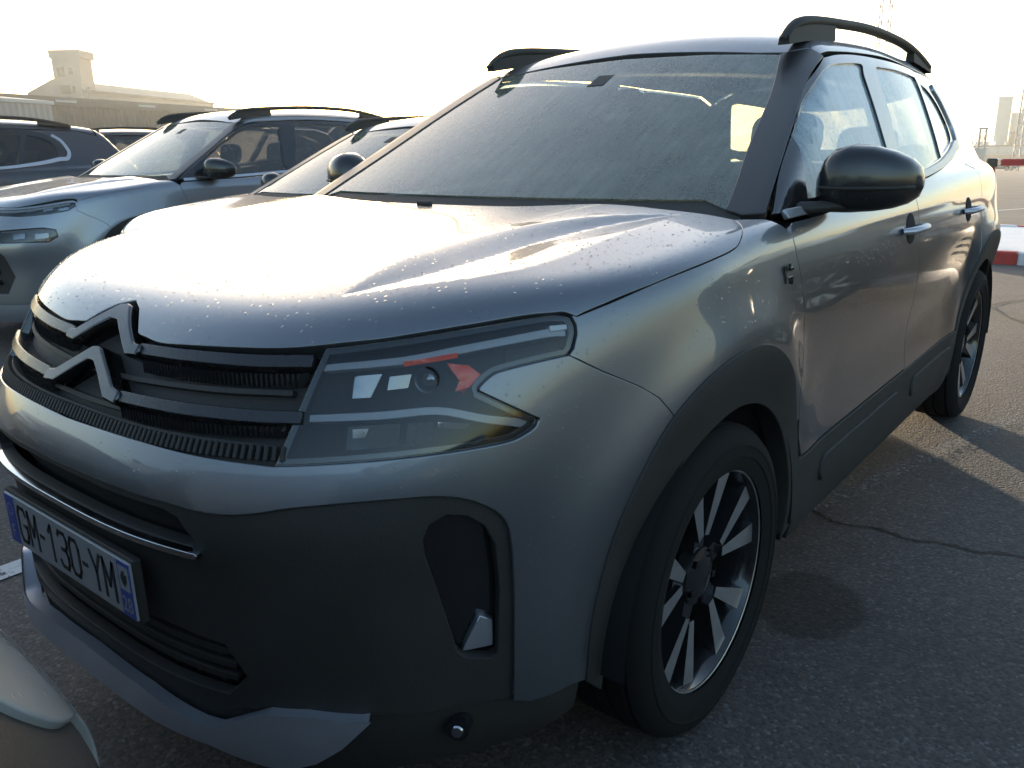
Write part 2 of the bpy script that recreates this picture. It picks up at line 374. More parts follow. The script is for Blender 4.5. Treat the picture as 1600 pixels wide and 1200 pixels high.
def panel(name,outline,prj,F,mt,parent,res=.02,off=0.,thick=.012,gap=.0015,edge=.0016,holes=(),mirror=False,both=False,disp=None,par2d=False,label=None):
    """a body panel: outline (3-D points or 2-D parameters) triangulated on the implicit surface, with rolled edges"""
    un,pr=prj
    q=np.asarray(outline,float)
    if not par2d and q.shape[1]==3: q=pr(q)
    q=shrink(resample(q,res),gap)
    hs=[shrink(resample(np.asarray(h,float) if np.asarray(h).shape[1]==2 else pr(h),res),-gap) for h in holes]
    lo,hi=q.min(0),q.max(0)
    gx=np.arange(lo[0],hi[0],res);gy=np.arange(lo[1],hi[1],res*.866)
    X,Y=np.meshgrid(gx,gy);X=X+(np.arange(len(gy))%2)[:,None]*res*.5;G=np.stack([X.ravel(),Y.ravel()],1)
    G=G[inside(q,G)]
    if len(G): G=G[dist_to(q,G)>res*.55]
    for h in hs:
        if len(G): G=G[~inside(h,G)]
        if len(G): G=G[dist_to(h,G)>res*.55]
    pts=[*map(tuple,q)];loops=[list(range(len(q)))]
    for h in hs: loops.append(list(range(len(pts),len(pts)+len(h)))); pts+=[*map(tuple,h)]
    nb=len(pts);pts+=[*map(tuple,G)]
    ed=[(l[i],l[(i+1)%len(l)]) for l in loops for i in range(len(l))]
    vs,es,fs,ov,oe,of=delaunay_2d_cdt([Vector(p) for p in pts],ed,[],0,1e-7)
    V2=np.array([(v.x,v.y) for v in vs]); fs=[f for f in fs if len(f)==3]
    FA=np.array(fs); cen=V2[FA].mean(1); keep=inside(q,cen)
    for h in hs: keep&=~inside(h,cen)
    FA=FA[keep]
    a=V2[FA];ar=(a[:,1,0]-a[:,0,0])*(a[:,2,1]-a[:,0,1])-(a[:,2,0]-a[:,0,0])*(a[:,1,1]-a[:,0,1])
    P=un(F,V2);N=grad(F,P)
    o_=off if disp is None else off+disp(P)
    P=P+N*(np.asarray(o_).reshape(-1,1) if np.ndim(o_) else o_)
    if disp is not None:
        fn=np.cross(P[FA[:,1]]-P[FA[:,0]],P[FA[:,2]]-P[FA[:,0]]); fn*=np.where((fn*N[FA[:,0]]).sum(1)<0,-1,1)[:,None]
        N=N*1e-12
        for c_ in range(3): np.add.at(N,FA[:,c_],fn)
        N/=np.maximum(np.linalg.norm(N,axis=1,keepdims=True),1e-12)
    # face orientation against the outward normal
    fn=np.cross(P[FA[:,1]]-P[FA[:,0]],P[FA[:,2]]-P[FA[:,0]]);flip=(fn*N[FA[:,0]]).sum(1)<0
    FA[flip]=FA[flip][:,::-1]
    V=[P];NN=[N];FF=[*map(tuple,FA)];k=len(P)
    # find each loop's vertices in the cdt output
    back={}
    for i,l in enumerate(ov):
        for j in l: back[j]=i
    for l in loops:
        ids=[back[i] for i in l if i in back]; n=len(ids)
        p=P[ids];nn=N[ids];t=np.roll(p,-1,0)-np.roll(p,1,0);t/=np.maximum(np.linalg.norm(t,axis=1,keepdims=True),1e-9)
        o=np.cross(t,nn);ctr=p.mean(0)
        # outward direction: away from the panel's faces
        q2=V2[ids];ar=np.sum(q2[:,0]*np.roll(q2[:,1],-1)-np.roll(q2[:,0],-1)*q2[:,1])
        test=np.cross(p[1]-p[0],nn[0]);
        mid2=(q2[0]+q2[1])/2;d2=q2[1]-q2[0];nrm2=np.array((d2[1],-d2[0]));nrm2/=max(np.linalg.norm(nrm2),1e-9)
        tp=un(F,np.array([mid2+nrm2*res*.05]))[0]; din=inside(q,np.array([mid2+nrm2*res*.05]))[0] and not any(inside(h,np.array([mid2+nrm2*res*.05]))[0] for h in hs)
        s=1 if (np.dot(tp-(p[0]+p[1])/2,o[0])>0)!=din else -1
        o=o*s
        r0=p;r1=p+o*edge-nn*edge;r2_=p+o*edge-nn*(thick+edge)
        k=sum(len(v) for v in V)
        V+=[r0,r1,r2_];NN+=[nn,(o*.9+nn*.1),o]
        for i in range(n):
            j=(i+1)%n
            for b in (0,1):
                qd=(k+b*n+i,k+b*n+j,k+(b+1)*n+j,k+(b+1)*n+i)
                FF.append(qd)
    V=np.vstack(V);NN=np.vstack(NN)
    FF2=[]
    for f_ in FF:
        if len(f_)==4:
            c=np.cross(V[f_[1]]-V[f_[0]],V[f_[3]]-V[f_[0]])
            if np.dot(c,NN[f_[0]]+NN[f_[2]])<0: f_=f_[::-1]
        FF2.append(f_)
    outs=[]
    for m in ((False,True) if both else (mirror,)):
        VV,N2,F2=V,NN,FF2
        if m: VV=V*np.array((-1,1,1));N2=NN*np.array((-1,1,1));F2=[f_[::-1] for f_ in FF2]
        o=link(name,meshdata(name,VV,F2,N2),mt,parent)
        if label: o['label']=label
        outs.append(o)
    return outs if both else outs[0]
def sheet(name,prj,F,us,vs_,mt,parent,off=0,cut=None,both=False):
    """coarse grid on the surface (inner shells)"""
    un,pr=prj;U,Vv=np.meshgrid(us,vs_);q=np.stack([U.ravel(),Vv.ravel()],1);P=un(F,q);N=grad(F,P);P=P+N*off
    n=len(us);FA=[]
    for j in range(len(vs_)-1):
        for i in range(n-1):
            f_=(j*n+i,j*n+i+1,(j+1)*n+i+1,(j+1)*n+i)
            if cut is None or not cut(P[list(f_)].mean(0)): FA.append(f_)
    os=[]
    for s in ((1,-1) if both else (1,)):
        os.append(link(name,meshdata(name,P*np.array((s,1,1)),FA),mt,parent))
    return os

# ------------------------------------------------------------------ traced lines of the body (car frame, metres, car's left half)
def on_side(yz,F=body): return SIDE[0](F,np.asarray(yz,float))
CL=crm([(-.448,.34),(-.446,.439),(-.430,.533),(-.400,.640),(-.350,.735),(-.278,.815),(-.160,.872),(-.02,.890),(.12,.866),(.25,.79),(.34,.695),(.40,.59),(.435,.48),(.45,.34)],5)
CL_SEAM=25     # index of the point where the bumper seam meets the cladding
NOTCH=[(0,-.762,1.008),(.040,-.778,.996),(.100,-.817,.966)]
HOODF=[(.100,-.817,.966),(.125,-.819,.960),(.203,-.819,.957),(.345,-.795,.966),(.468,-.757,.973),(.573,-.699,.988),(.645,-.643,.999),(.715,-.57,1.011),(.778,-.485,1.02),(.796,-.458,1.018),(.806,-.447,1.013)]
LEND=[(.806,-.447,1.013),(.814,-.445,.999),(.818,-.448,.984),(.819,-.459,.962),(.816,-.468,.952)]
LLOW=[(.816,-.468,.952),(.789,-.519,.947),(.758,-.569,.939),(.749,-.585,.933),(.741,-.601,.92),(.74,-.606,.913)]
LTIP=[(.74,-.606,.913),(.776,-.568,.884),(.802,-.531,.859)]
GBOT=[(.802,-.531,.859),(.800,-.538,.846),(.792,-.556,.836),(.778,-.584,.828),(.737,-.648,.824),(.686,-.711,.821),(.634,-.762,.818),(.533,-.836,.811),(.494,-.855,.811),(.378,-.894,.813),(.217,-.916,.815),(0,-.925,.812)]
SHUT=[(.812,-.440,1.012),(.837,-.367,1.028),(.863,-.262,1.049),(.88,-.125,1.065),(.881,-.002,1.077),(.872,.055,1.091),(.845,.122,1.11),(.807,.174,1.122)]
HREAR=[(.807,.174,1.122),(.73,.166,1.134),(.6,.118,1.14),(.3,.088,1.141),(0,.080,1.138)]
SEAM=[(.816,-.468,.952),(.845,-.417,.919),(.878,-.345,.88),(.896,-.309,.854)]
DOORF=[(.298,1.083),(.308,1.033),(.332,.973),(.352,.911),(.362,.83),(.385,.693),(.412,.62)]
PLOW=[(0,-.958,.737),(.106,-.957,.739),(.329,-.937,.737),(.403,-.92,.733),(.46,-.899,.733),(.51,-.874,.74),(.554,-.847,.75),(.625,-.792,.758),(.681,-.737,.76),(.718,-.692,.758),(.745,-.655,.748),(.766,-.622,.728),(.780,-.598,.70),(.785,-.588,.658),(.784,-.582,.569),(.784,-.585,.442),(.782,-.586,.353)]
WSR=[(.545,1.033,1.534),(.588,.900,1.462),(.623,.766,1.386),(.668,.549,1.269),(.709,.388,1.181),(.732,.290,1.130)]
WTOP=[(0,1.060,1.562),(.3,1.045,1.553),(.47,1.035,1.541),(.545,1.033,1.534)]
PILO=[(.813,.318,1.122),(.78,.464,1.209),(.728,.686,1.331),(.690,.840,1.418),(.668,.960,1.474),(.655,1.075,1.520)]
FRT=[(1.075,1.520),(1.244,1.541),(1.517,1.555),(2.0,1.558),(2.258,1.548),(2.452,1.503),(2.550,1.425),(2.595,1.33),(2.575,1.275)]
BELT=[(2.575,1.275),(2.45,1.25),(2.3,1.225),(2.05,1.197),(1.7,1.172),(1.3,1.152),(.9,1.137),(.5,1.125),(.318,1.122)]
FGL=[(.525,1.147),(.61,1.283),(.69,1.330),(.822,1.402),(.979,1.470),(1.10,1.500),(1.237,1.513),(1.418,1.522),(1.388,1.486),(1.36,1.395),(1.324,1.27),(1.31,1.20),(1.305,1.168),(.9,1.152)]
RGL=[(1.425,1.178),(1.445,1.253),(1.505,1.362),(1.550,1.479),(1.585,1.522),(1.65,1.526),(1.876,1.530),(2.13,1.524),(2.19,1.508),(2.15,1.387),(2.075,1.235),(2.04,1.213),(1.7,1.188)]
QGL=[(2.245,1.500),(2.36,1.478),(2.46,1.43),(2.505,1.36),(2.50,1.31),(2.45,1.277),(2.30,1.25),(2.13,1.23),(2.15,1.28),(2.20,1.40)]
RDOOR=[(1.400,1.15),(1.405,1.079),(1.430,.913),(1.485,.734),(1.492,.569),(1.50,.50)]
CL2=CL+np.array((2.73,0))

def strip(name,path,hw,prj,F,mt,parent,off,thick,both=True,edge=.0025,res=.02,label=None):
    q=prj[1](crm(path,5)); t=np.gradient(q,axis=0); t/=np.linalg.norm(t,axis=1,keepdims=True); n=np.stack([-t[:,1],t[:,0]],1)
    w=np.interp(np.linspace(0,1,len(q)),np.linspace(0,1,len(np.atleast_1d(hw))),np.atleast_1d(hw))[:,None]
    return panel(name,np.vstack([q+n*w,(q-n*w)[::-1]]),prj,F,mt,parent,res=res,off=off,thick=thick,gap=0,edge=edge,both=both,par2d=True,label=label)

def make_wheel(name,parent,x,y,spin,outer=.892,R=.352):
    """alloy wheel: tyre, barrel, five forked black spokes with machined faces, disc"""
    w=empty(name,(x,y,R)); w.parent=parent
    s=1 if x>0 else -1; k=.105
    m=MB(); pr=[(-k*.92,.250),(-k,.275),(-k*1.01,.283),(-k*1.035,.284),(-k*1.04,.305),(-k*1.055,.306),(-k*1.05,.311),(-k*1.03,.312),(-k*.98,.332),(-k*.82,.346),(-k*.72,R-.001),(-k*.70,R-.008),(-k*.62,R-.008),(-k*.60,R),(-k*.25,R),(-k*.235,R-.008),(-k*.16,R-.008),(-k*.145,R),(k*.145,R),(k*.16,R-.008),(k*.235,R-.008),(k*.25,R),(k*.60,R),(k*.62,R-.008),(k*.70,R-.008),(k*.72,R-.001),(k*.82,.346),(k*.98,.332),(k*1.03,.312),(k*1.05,.311),(k*1.055,.306),(k*1.04,.305),(k*1.035,.284),(k*1.01,.283),(k,.275),(k*.92,.250)]
    m.lathe(pr,72); m.build('tyre','rubber',w,True,.7)
    m=MB(); f=s*.078
    m.lathe([(-.09,.255),(-.088,.243),(-.02*s-.0,.225),(f*.7,.232),(f,.240),(f+s*.010,.246),(f+s*.012,.252),(f+s*.006,.256)],72); m.build('rim','wheel_black',w,True,.5)
    m=MB(); m.lathe([(f+s*.0125,.2465),(f+s*.0145,.249),(f+s*.0125,.2525)],72); m.build('rim_edge','machined',w,True)
    for i in range(5):
        a0=spin+2*PI*i/5; m=MB()
        def P(rr,da,d): a=a0+da; return (f-s*d,rr*math.cos(a),rr*math.sin(a))
        def bar(A,B,wa,wb,da,db,mi=0,face=True,depth=.045):
            A=Vector(A);B=Vector(B);t=(B-A).normalized();n=Vector((s,0,0));o=t.cross(n).normalized()
            q=[]
            for C,wd in ((A,wa),(B,wb)):
                q.append([C+o*wd,C-o*wd,C-o*wd*1.25-n*depth,C+o*wd*1.25-n*depth])
            V=[*q[0],*q[1]]
            m.add(V,[(0,4,5,1)],1 if face else 0)
            m.add(V,[(1,5,6,2),(2,6,7,3),(3,7,4,0),(0,1,2,3),(7,6,5,4)],0)
        bar(P(.030,0,.030),P(.135,0,.022),.026,.022,0,0,face=False)
        for sg in (-1,1): bar(P(.100,sg*.13,.014),P(.243,sg*.275,.001),.011,.026,0,0)
        m.build('spoke',['wheel_black','machined'],w)
    m=MB(); m.lathe([(f-s*.05,.075),(f-s*.022,.066),(f-s*.016,.050),(f-s*.012,.032),(f-s*.010,0.001)],32); m.build('hub_cap','black_gloss',w,True,.6)
    for i in range(5):
        m=MB(); a=spin+PI/5+2*PI*i/5; m.lathe([(f-s*.03,.009),(f-s*.012,.009),(f-s*.010,.001)],8,c=(0,.055*math.cos(a),.055*math.sin(a))); m.build('wheel_bolt','dark_chrome',w)
    m=MB(); m.lathe([(-.02*s,.02),(-.02*s,.155),(.0,.155),(.0,.02)],48); m.build('brake_disc','dark_chrome',w,True,.5)
    return w

def rounded(name,c,d,mt,parent,rx=0,p=3.5,n=14,taper=0,bend=0):
    """superellipsoid cushion"""
    V=[];F=[];R=Matrix.Rotation(rx,3,'X')
    def sp(v,e): return math.copysign(abs(v)**e,v)
    for i in range(n+1):
        b=-PI/2+PI*i/n
        for j in range(2*n):
            a=2*PI*j/(2*n);e=2/p
            z=sp(math.sin(b),e);rr=sp(math.cos(b),e)
            x=rr*sp(math.cos(a),e);y=rr*sp(math.sin(a),e)
            k=1-taper*(z+1)/2
            V.append(Vector(c)+R@Vector((x*d[0]/2*k,y*d[1]/2*k+bend*z*z,z*d[2]/2)))
    for i in range(n):
        for j in range(2*n): F.append((i*2*n+j,i*2*n+(j+1)%(2*n),(i+1)*2*n+(j+1)%(2*n),(i+1)*2*n+j))
    m=MB(); m.add(V,F); return m.build(name,mt,parent,True)

def text_mesh(name,txt,size,mt,parent,M4,sx=1,extr=0,bold=0):
    cu=bpy.data.curves.new(name,'FONT'); cu.body=txt; cu.size=size; cu.align_x='CENTER'; cu.align_y='CENTER'; cu.extrude=extr; cu.offset=bold
    t=bpy.data.objects.new(name,cu); COL.objects.link(t)
    dg=bpy.context.evaluated_depsgraph_get(); me=bpy.data.meshes.new_from_object(t.evaluated_get(dg)); bpy.data.objects.remove(t)
    me.transform(M4@Matrix.Diagonal((sx,1,1,1))); me.materials.clear()
    return link(name,me,mt,parent)

# ------------------------------------------------------------------ the car
def make_car(name,label,front='chevron',paintm='paint_silver',detail=True,glassm='side_glass',wsm='windshield_glass'):
    car=empty(name,label=label,cat='car')
    HR=.009 if detail else .02; FR=.016 if detail else .03
    A=crm
    # bonnet
    hr=join(NOTCH,A(HOODF),A(SHUT),A(HREAR)) if front=='chevron' else join([(0,-.80,.985)],A([(0,-.80,.985),(.3,-.79,.972),(.5,-.745,.972),(.66,-.63,.985),(.79,-.46,1.012),(.812,-.44,1.012)]),A(SHUT),A(HREAR))
    hood_o=join(hr,mir(hr))
    b=panel('bonnet',hood_o,P_top(.7),body,paintm,car,res=HR,thick=.03,gap=.002,edge=.0025)
    if detail:
        # beads of dew standing on the paint
        q=np.stack([RNG.uniform(-.86,.86,5200),RNG.uniform(-.80,.12,5200)],1); q=q[inside(np.asarray(hood_o)[:,:2],q)]
        dn=.5+.5*np.sin(q[:,0]*9+2*np.sin(q[:,1]*7))*np.cos(q[:,1]*11); q=q[RNG.uniform(0,1,len(q))<.25+.6*dn]
        Pd=P_top(.7)[0](body,q); Nd=grad(body,Pd); m=MB(); ico=[]
        for ph,k in ((0,6),(.62,6),(1.15,5)):
            ico.append([(math.cos(2*PI*j/k+ph)*math.cos(ph),math.sin(2*PI*j/k+ph)*math.cos(ph),math.sin(ph)) for j in range(k)])
        for p,n_ in zip(Pd,Nd):
            rr=.0009+.0018*RNG.uniform()**3; n_=Vector(n_); a_=n_.orthogonal().normalized(); b_=n_.cross(a_); k=6; V=[];F=[]
            for ph in (0,.55,1.05):
                for j in range(k):
                    w=2*PI*j/k; V.append(Vector(p)+(a_*math.cos(w)+b_*math.sin(w))*rr*math.cos(ph)+n_*rr*.62*math.sin(ph))
            V.append(Vector(p)+n_*rr*.62)
            for i in range(2):
                for j in range(k): F.append((i*k+j,i*k+(j+1)%k,(i+1)*k+(j+1)%k,(i+1)*k+j))
            for j in range(k): F.append((2*k+j,2*k+(j+1)%k,3*k))
            m.add(V,F)
        me=meshdata('dew_drops',m.v,m.f); d_=link('dew_drops',me,'water',b); d_['kind']='stuff'
        m=MB(); m.box((-.02,.062,1.1395),(.05,.016,.014),bev=.004); m.build('washer_nozzle','black_plastic',b)
    # fender
    fo=join(A(SHUT),A([(.807,.174,1.122),(.832,.25,1.112)]),on_side(DOORF),on_side(CL[CL_SEAM:55][::-1]),mir(mir(SEAM))[::-1],LEND[::-1])
    panel('fender',fo,SPH,body,paintm,car,res=FR,both=True,gap=.0018,thick=.02)
    if front=='chevron': chevron_front(car,paintm,FR,detail)
    else: slim_front(car,paintm,FR,front=='slim')
    # black arch cladding, both axles
    for dy in (0,2.73):
        a=np.radians(np.linspace(-9,189,60)); inner=np.stack([dy+.402*np.cos(a),.354+.402*np.sin(a)],1)
        o=join(CL+np.array((dy,0)),inner)
        panel('arch_cladding',o,SIDE,body,'black_plastic',car,res=.03,off=.005,thick=.05,gap=.001,both=True,edge=.004)
        for s in (-1,1):
            m=MB(); n=28
            V=[];F=[]
            for i in range(n+1):
                w=math.radians(-3+186*i/n)
                for xx in (.58,.90 if dy==0 else .90): V.append((s*xx,dy+.412*math.cos(w),.354+.412*math.sin(w)))
            for i in range(n): F.append((2*i,2*i+1,2*i+3,2*i+2))
            c=len(V); V.append((s*.58,dy,.354))
            for i in range(n): F.append((c,2*i,2*i+2))
            m.add(V,F); m.build('wheel_housing','dark_void',car,True)
    # sills, doors, quarters
    so=join(CL[57:][::-1],[(.44,.50),(2.302,.50)],CL2[:8][::-1],[(2.27,.25),(.455,.27)])
    panel('sill_cladding',so,SIDE,body,'black_plastic',car,res=.03,off=.004,thick=.03,both=True,edge=.004)
    beltf=lambda y:float(np.interp(y,[p[0] for p in BELT][::-1],[p[1] for p in BELT][::-1]))-.016
    fd=join(on_side([(.335,beltf(.335)),(.315,1.10)],whole),on_side(DOORF),on_side([(.412,.62),(.43,.56),(.46,.505),(1.49,.505)]),on_side(A(RDOOR)[::-1]),on_side([(1.402,beltf(1.402))]+[(y,beltf(y)) for y in np.linspace(1.35,.35,12)],whole))
    dF=panel('front_door',fd[:,1:],SIDE,whole,paintm,car,res=.02 if detail else .035,both=True,gap=.0036,thick=.02,par2d=True)
    rd=join(A(RDOOR),[(2.30,.505)],CL2[11:25],[(2.455,.86),(2.475,1.0),(2.505,1.12),(2.535,beltf(2.535))],[(y,beltf(y)) for y in np.linspace(2.5,1.45,14)])
    dR=panel("rear_door",rd,SIDE,whole,paintm,car,res=.02 if detail else .035,both=True,gap=.0032,thick=.02,par2d=True)
    qo=join(CL2[24:62],[(3.30,.60),(3.38,.62),(3.40,.80),(3.38,.95),(3.33,1.08),(3.24,1.20),(3.12,1.37),(2.98,1.49),(2.80,1.535),(2.52,1.545),(2.30,1.55)],FRT[4:],[(2.565,1.265),(2.535,beltf(2.535)),(2.505,1.12),(2.475,1.0),(2.455,.86)])
    panel('quarter_panel',qo,SIDE,whole,paintm,car,res=.025 if detail else .04,both=True,gap=.002,thick=.02,par2d=True)
    q3=SIDE[0](whole,np.array([(3.38,.62),(3.40,.80),(3.38,.95),(3.33,1.08),(3.24,1.20),(3.12,1.37),(2.98,1.49)]))
    to=join(q3,[(.45,2.98,1.57),(0,3.0,1.59)],); to=join(to,mir(to))
    rw=SPR[1](np.array([(-.60,3.30,1.16),(.60,3.30,1.16),(.50,3.05,1.50),(-.50,3.05,1.50)]))
    tg=panel('tailgate',to,SPR,whole,paintm,car,res=.04,gap=.002,thick=.02,holes=[rw])
    panel('rear_window',rw,SPR,whole,'far_glass' if paintm!='paint_dark' else 'dark_glass',tg,res=.05,off=-.004,thick=.004,gap=-.004,par2d=True)
    panel('tail_light',np.array([(.60,3.5,.90),(.85,3.3,.90),(.83,3.28,1.02),(.60,3.45,1.02)]),SPR,whole,'red_lens',car,res=.03,off=.006,thick=.01,both=True)
    rb=join(SIDE[0](body,np.array([(3.125,.34),(3.125,.60),(3.30,.60),(3.38,.62)])),[(0,3.6,.62),]); lo=SIDE[0](body,np.array([(3.125,.34),(3.2,.26)])); rb=join(rb,)
    rbo=join(rb,mir(rb)[1:],mir(lo)[::1],[(0,3.5,.25)],lo[::-1])
    panel('rear_bumper',rbo,SPR,body,'black_plastic',car,res=.05,thick=.02)
    # glasshouse
    ws=join(WTOP,A(WSR),[(.664,.345,1.150),(.4,.27,1.150),(0,.24,1.150)]); wso=join(ws,mir(ws))
    panel('windscreen',wso,FRONT,house,wsm,car,res=.03,off=0,thick=.005,gap=.001)
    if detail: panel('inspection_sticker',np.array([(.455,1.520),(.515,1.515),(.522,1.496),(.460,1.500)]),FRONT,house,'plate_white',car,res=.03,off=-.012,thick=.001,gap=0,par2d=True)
    cw=np.array([(-.735,1.148),(.735,1.148),(.80,1.09),(-.80,1.09)]); panel('cowl',cw,FRONT,house,'black_plastic',car,res=.04,off=-.004,thick=.02,gap=0,par2d=True)
    ap=join(A(WSR),[(.77,.29,1.118)],A(PILO),[(.61,1.09,1.54)])
    panel('a_pillar',ap,SPHH,house,'pillar_black',car,res=.014,off=.004,thick=.03,gap=.001,edge=.003,both=True)
    sf=join([(p[1],p[2]) for p in A(PILO)],A(FRT,4),A(BELT,3))
    panel('window_surround',sf,SIDE,house,'black_gloss',car,res=.025,off=0,thick=.03,holes=[A(FGL+FGL[:1],3)[:-1],A(RGL+RGL[:1],3)[:-1],A(QGL+QGL[:1],3)[:-1]],gap=.001,both=True,par2d=True)
    for nm,g,mt in (('front_window',FGL,glassm),('rear_window',RGL,glassm),('quarter_window',QGL,glassm)):
        for mrr in (False,True): panel(nm,A(g+g[:1],3)[:-1],SIDE,house,'far_glass' if mrr and mt=='side_glass' else mt,car,res=.05,off=-.007,thick=.003,gap=-.003,mirror=mrr,par2d=True)
    # bright trim along the belt, curling up round the quarter light
    tp=[(y,beltf(y)+.012) for y in np.linspace(.36,2.5,20)]+[(2.575,1.262),(2.612,1.31),(2.610,1.36),(2.572,1.44),(2.50,1.495)]
    strip('window_trim',SIDE[0](house,crm(np.array(tp),2)),[.008,.008,.009,.011,.017,.012],SIDE,house,'satin_silver',car,.008,.01)
    rf=join([(0,1.072,1.57),(.3,1.055,1.56),(.47,1.045,1.55),(.555,1.050,1.54),(.61,1.10,1.54)],house_xy([(1.075,1.530),(1.244,1.551),(1.517,1.565),(2.0,1.568),(2.30,1.558),(2.52,1.553),(2.80,1.543),(2.97,1.50)]),[(.45,2.98,1.57),(0,3.0,1.59)])
    panel('roof',join(rf,mir(rf)),P_top(.95),house,paintm,car,res=.022,gap=.001,thick=.015)
    # roof rails on two feet
    for s in (-1,1):
        m=MB(); xs=s*.565
        P=[(0.985,1.572),(1.03,1.600),(1.10,1.626),(1.22,1.643),(1.42,1.656),(1.8,1.672),(2.2,1.666),(2.42,1.648),(2.6,1.620),(2.72,1.596)]
        P=crm(np.array(P),4)
        m.tube([(xs*(1.0-.0*i),y,z) for i,(y,z) in enumerate(P)],[(.010+.012*min(1,(y-.985)/.12),.006+.010*min(1,(y-.985)/.12)) for (y,z) in P],12)
        rail=m.build('roof_rail','black_plastic',car,True,1.0)
        for y0,y1,tz in ((1.0,1.40,1.585),(2.42,2.74,1.585)):
            f_=MB(); n=10; V=[];F=[]
            for i in range(n+1):
                y=y0+(y1-y0)*i/n; zt=float(np.interp(y,P[:,0],P[:,1])); zb=float(P_T(y))-.055
                for dx in (-.018,.018): V+=[(xs+dx,y,zb),(xs+dx*.8,y,zt)]
            for i in range(n):
                k=4*i
                F+=[(k,k+4,k+5,k+1),(k+2,k+3,k+7,k+6),(k+1,k+5,k+7,k+3)]
            F+=[(0,1,3,2),(4*n,4*n+2,4*n+3,4*n+1)]
            f_.add(V,F); f_.build('rail_foot','black_plastic',rail)
    # door mirrors
    for s,dr in ((1,dF[0]),(-1,dF[1])):
        V=[];F=[];n=20
        secs=[(.842,.590,1.170,.030,.034),(.862,.585,1.180,.062,.062),(.885,.585,1.186,.078,.076),(.92,.592,1.191,.086,.081),(.97,.605,1.190,.086,.076),(1.01,.622,1.187,.080,.066),(1.04,.640,1.184,.066,.052),(1.056,.655,1.182,.046,.036),(1.063,.664,1.181,.018,.014)]
        for (xx,yy,zz,ry,rz) in secs:
            for j in range(n):
                w=2*PI*j/n; e=.72
                cy=math.copysign(abs(math.cos(w))**e,math.cos(w));sz=math.copysign(abs(math.sin(w))**e,math.sin(w))
                V.append((s*xx,yy+ry*cy*(.75 if cy>0 else 1.0)*.95,zz+rz*sz*(1.0 if sz<0 else 1.02)))
        for i in range(len(secs)-1):
            for j in range(n): F.append((i*n+j,i*n+(j+1)%n,(i+1)*n+(j+1)%n,(i+1)*n+j))
        F.append(tuple(range(n))); F.append(tuple((len(secs)-1)*n+j for j in range(n)))
        m=MB(); m.add(V,F); mm=m.build('door_mirror','mirror_black',car,True,1.0)
        m=MB(); m.tube([(s*.80,.44,1.128),(s*.845,.485,1.126),(s*.885,.535,1.128),(s*.93,.575,1.128)],[(.030,.016),(.030,.015),(.030,.014),(.026,.011)],12); m.build('mirror_foot','black_plastic',mm,True,1.0)
        m=MB(); P=[(s*xx,yy-ry*.97,1.172+.0*i) for i,(xx,yy,zz,ry,rz) in enumerate(secs[1:8])]; m.tube(P,[.0045]*len(P),8); m.build('turn_indicator','black_plastic',mm,True)
        m=MB(); m.box((s*.95,.655,1.19),(.15,.006,.10),bev=.002); m.build('mirror_glass','chrome',mm)
    # handles; a near-black disc behind each paints the shade of a scoop
    for doors,yh in ((dF,1.30),(dR,2.20)):
        for s,dr in ((1,doors[0]),(-1,doors[1])):
            c=SIDE[0](whole,np.array([(yh,1.012)]))[0]
            shade_disc=panel('scoop_shade',np.array([(yh+.05*math.cos(w),1.012+.046*math.sin(w)) for w in np.linspace(0,2*PI,28,endpoint=False)]),SIDE,whole,'dark_void',dr,res=.02,off=.0025,thick=.004,gap=0,mirror=s<0,par2d=True)
            m=MB(); x0=c[0]
            m.tube([(s*(x0+.002),yh-.105,1.010),(s*(x0+.026),yh-.088,1.012),(s*(x0+.036),yh-.03,1.014),(s*(x0+.036),yh+.03,1.014),(s*(x0+.026),yh+.088,1.012),(s*(x0+.002),yh+.105,1.010)],[(.010,.012),(.012,.015),(.011,.016),(.011,.016),(.012,.015),(.010,.012)],12,up=(1,0,0)); m.build('handle','satin_silver' if paintm!='paint_dark' else 'chrome',dr,True,1.2)
    # capsule bumps on the lower doors
    for y0,y1,dr in ((.62,1.40,dF),(1.60,2.20,dR)):
        pts=[];rr=.034;zc=.415
        for w in np.linspace(PI/2,3*PI/2,9): pts.append((y0+rr+rr*math.cos(w),zc+rr*math.sin(w)))
        for w in np.linspace(-PI/2,PI/2,9): pts.append((y1-rr+rr*math.cos(w),zc+rr*math.sin(w)))
        panel('door_capsule',np.array(pts),SIDE,body,'black_plastic',car,res=.03,off=.014,thick=.012,gap=0,edge=.006,both=True,par2d=True)
    # inner shells
    wc=lambda P:(abs(P[0])>.5 and (math.hypot(P[1],P[2]-.354)<.45 or math.hypot(P[1]-2.73,P[2]-.354)<.45))
    sheet('inner_shell',SPH,body,np.linspace(-1.95,1.95,64),np.linspace(-.33,.72,28),'dark_void',car,-.06,wc)
    sheet('inner_side',SIDE,whole,np.linspace(.50,3.3,60),np.linspace(.24,1.11,22),'dark_void',car,-.035,wc,both=True)
    sheet('headliner',P_top(.95),house,np.linspace(-.55,.55,12),np.linspace(1.10,2.9,20),'seat_fabric',car,-.035)
    m=MB(); m.box((0,1.35,.235),(1.36,3.9,.05)); m.box((0,.2,.62),(1.10,.06,.75)); m.box((0,3.28,.75),(1.2,.05,.7)); m.build('underbody','dark_void',car)
    # cabin
    m=MB(); n=14; V=[];F=[]
    prof=[(.30,1.105),(.45,1.118),(.62,1.112),(.74,1.075),(.80,1.00),(.80,.88),(.74,.70),(.60,.55)]
    for i in range(n+1):
        x=-.76+1.52*i/n
        for (y,z) in prof: V.append((x,y+.05*(x/.76)**2,z+.022*math.exp(-((x-.37)/.17)**2)*(1 if .5<y<.79 else 0)))
    k=len(prof)
    for i in range(n):
        for j in range(k-1): F.append((i*k+j,i*k+j+1,(i+1)*k+j+1,(i+1)*k+j))
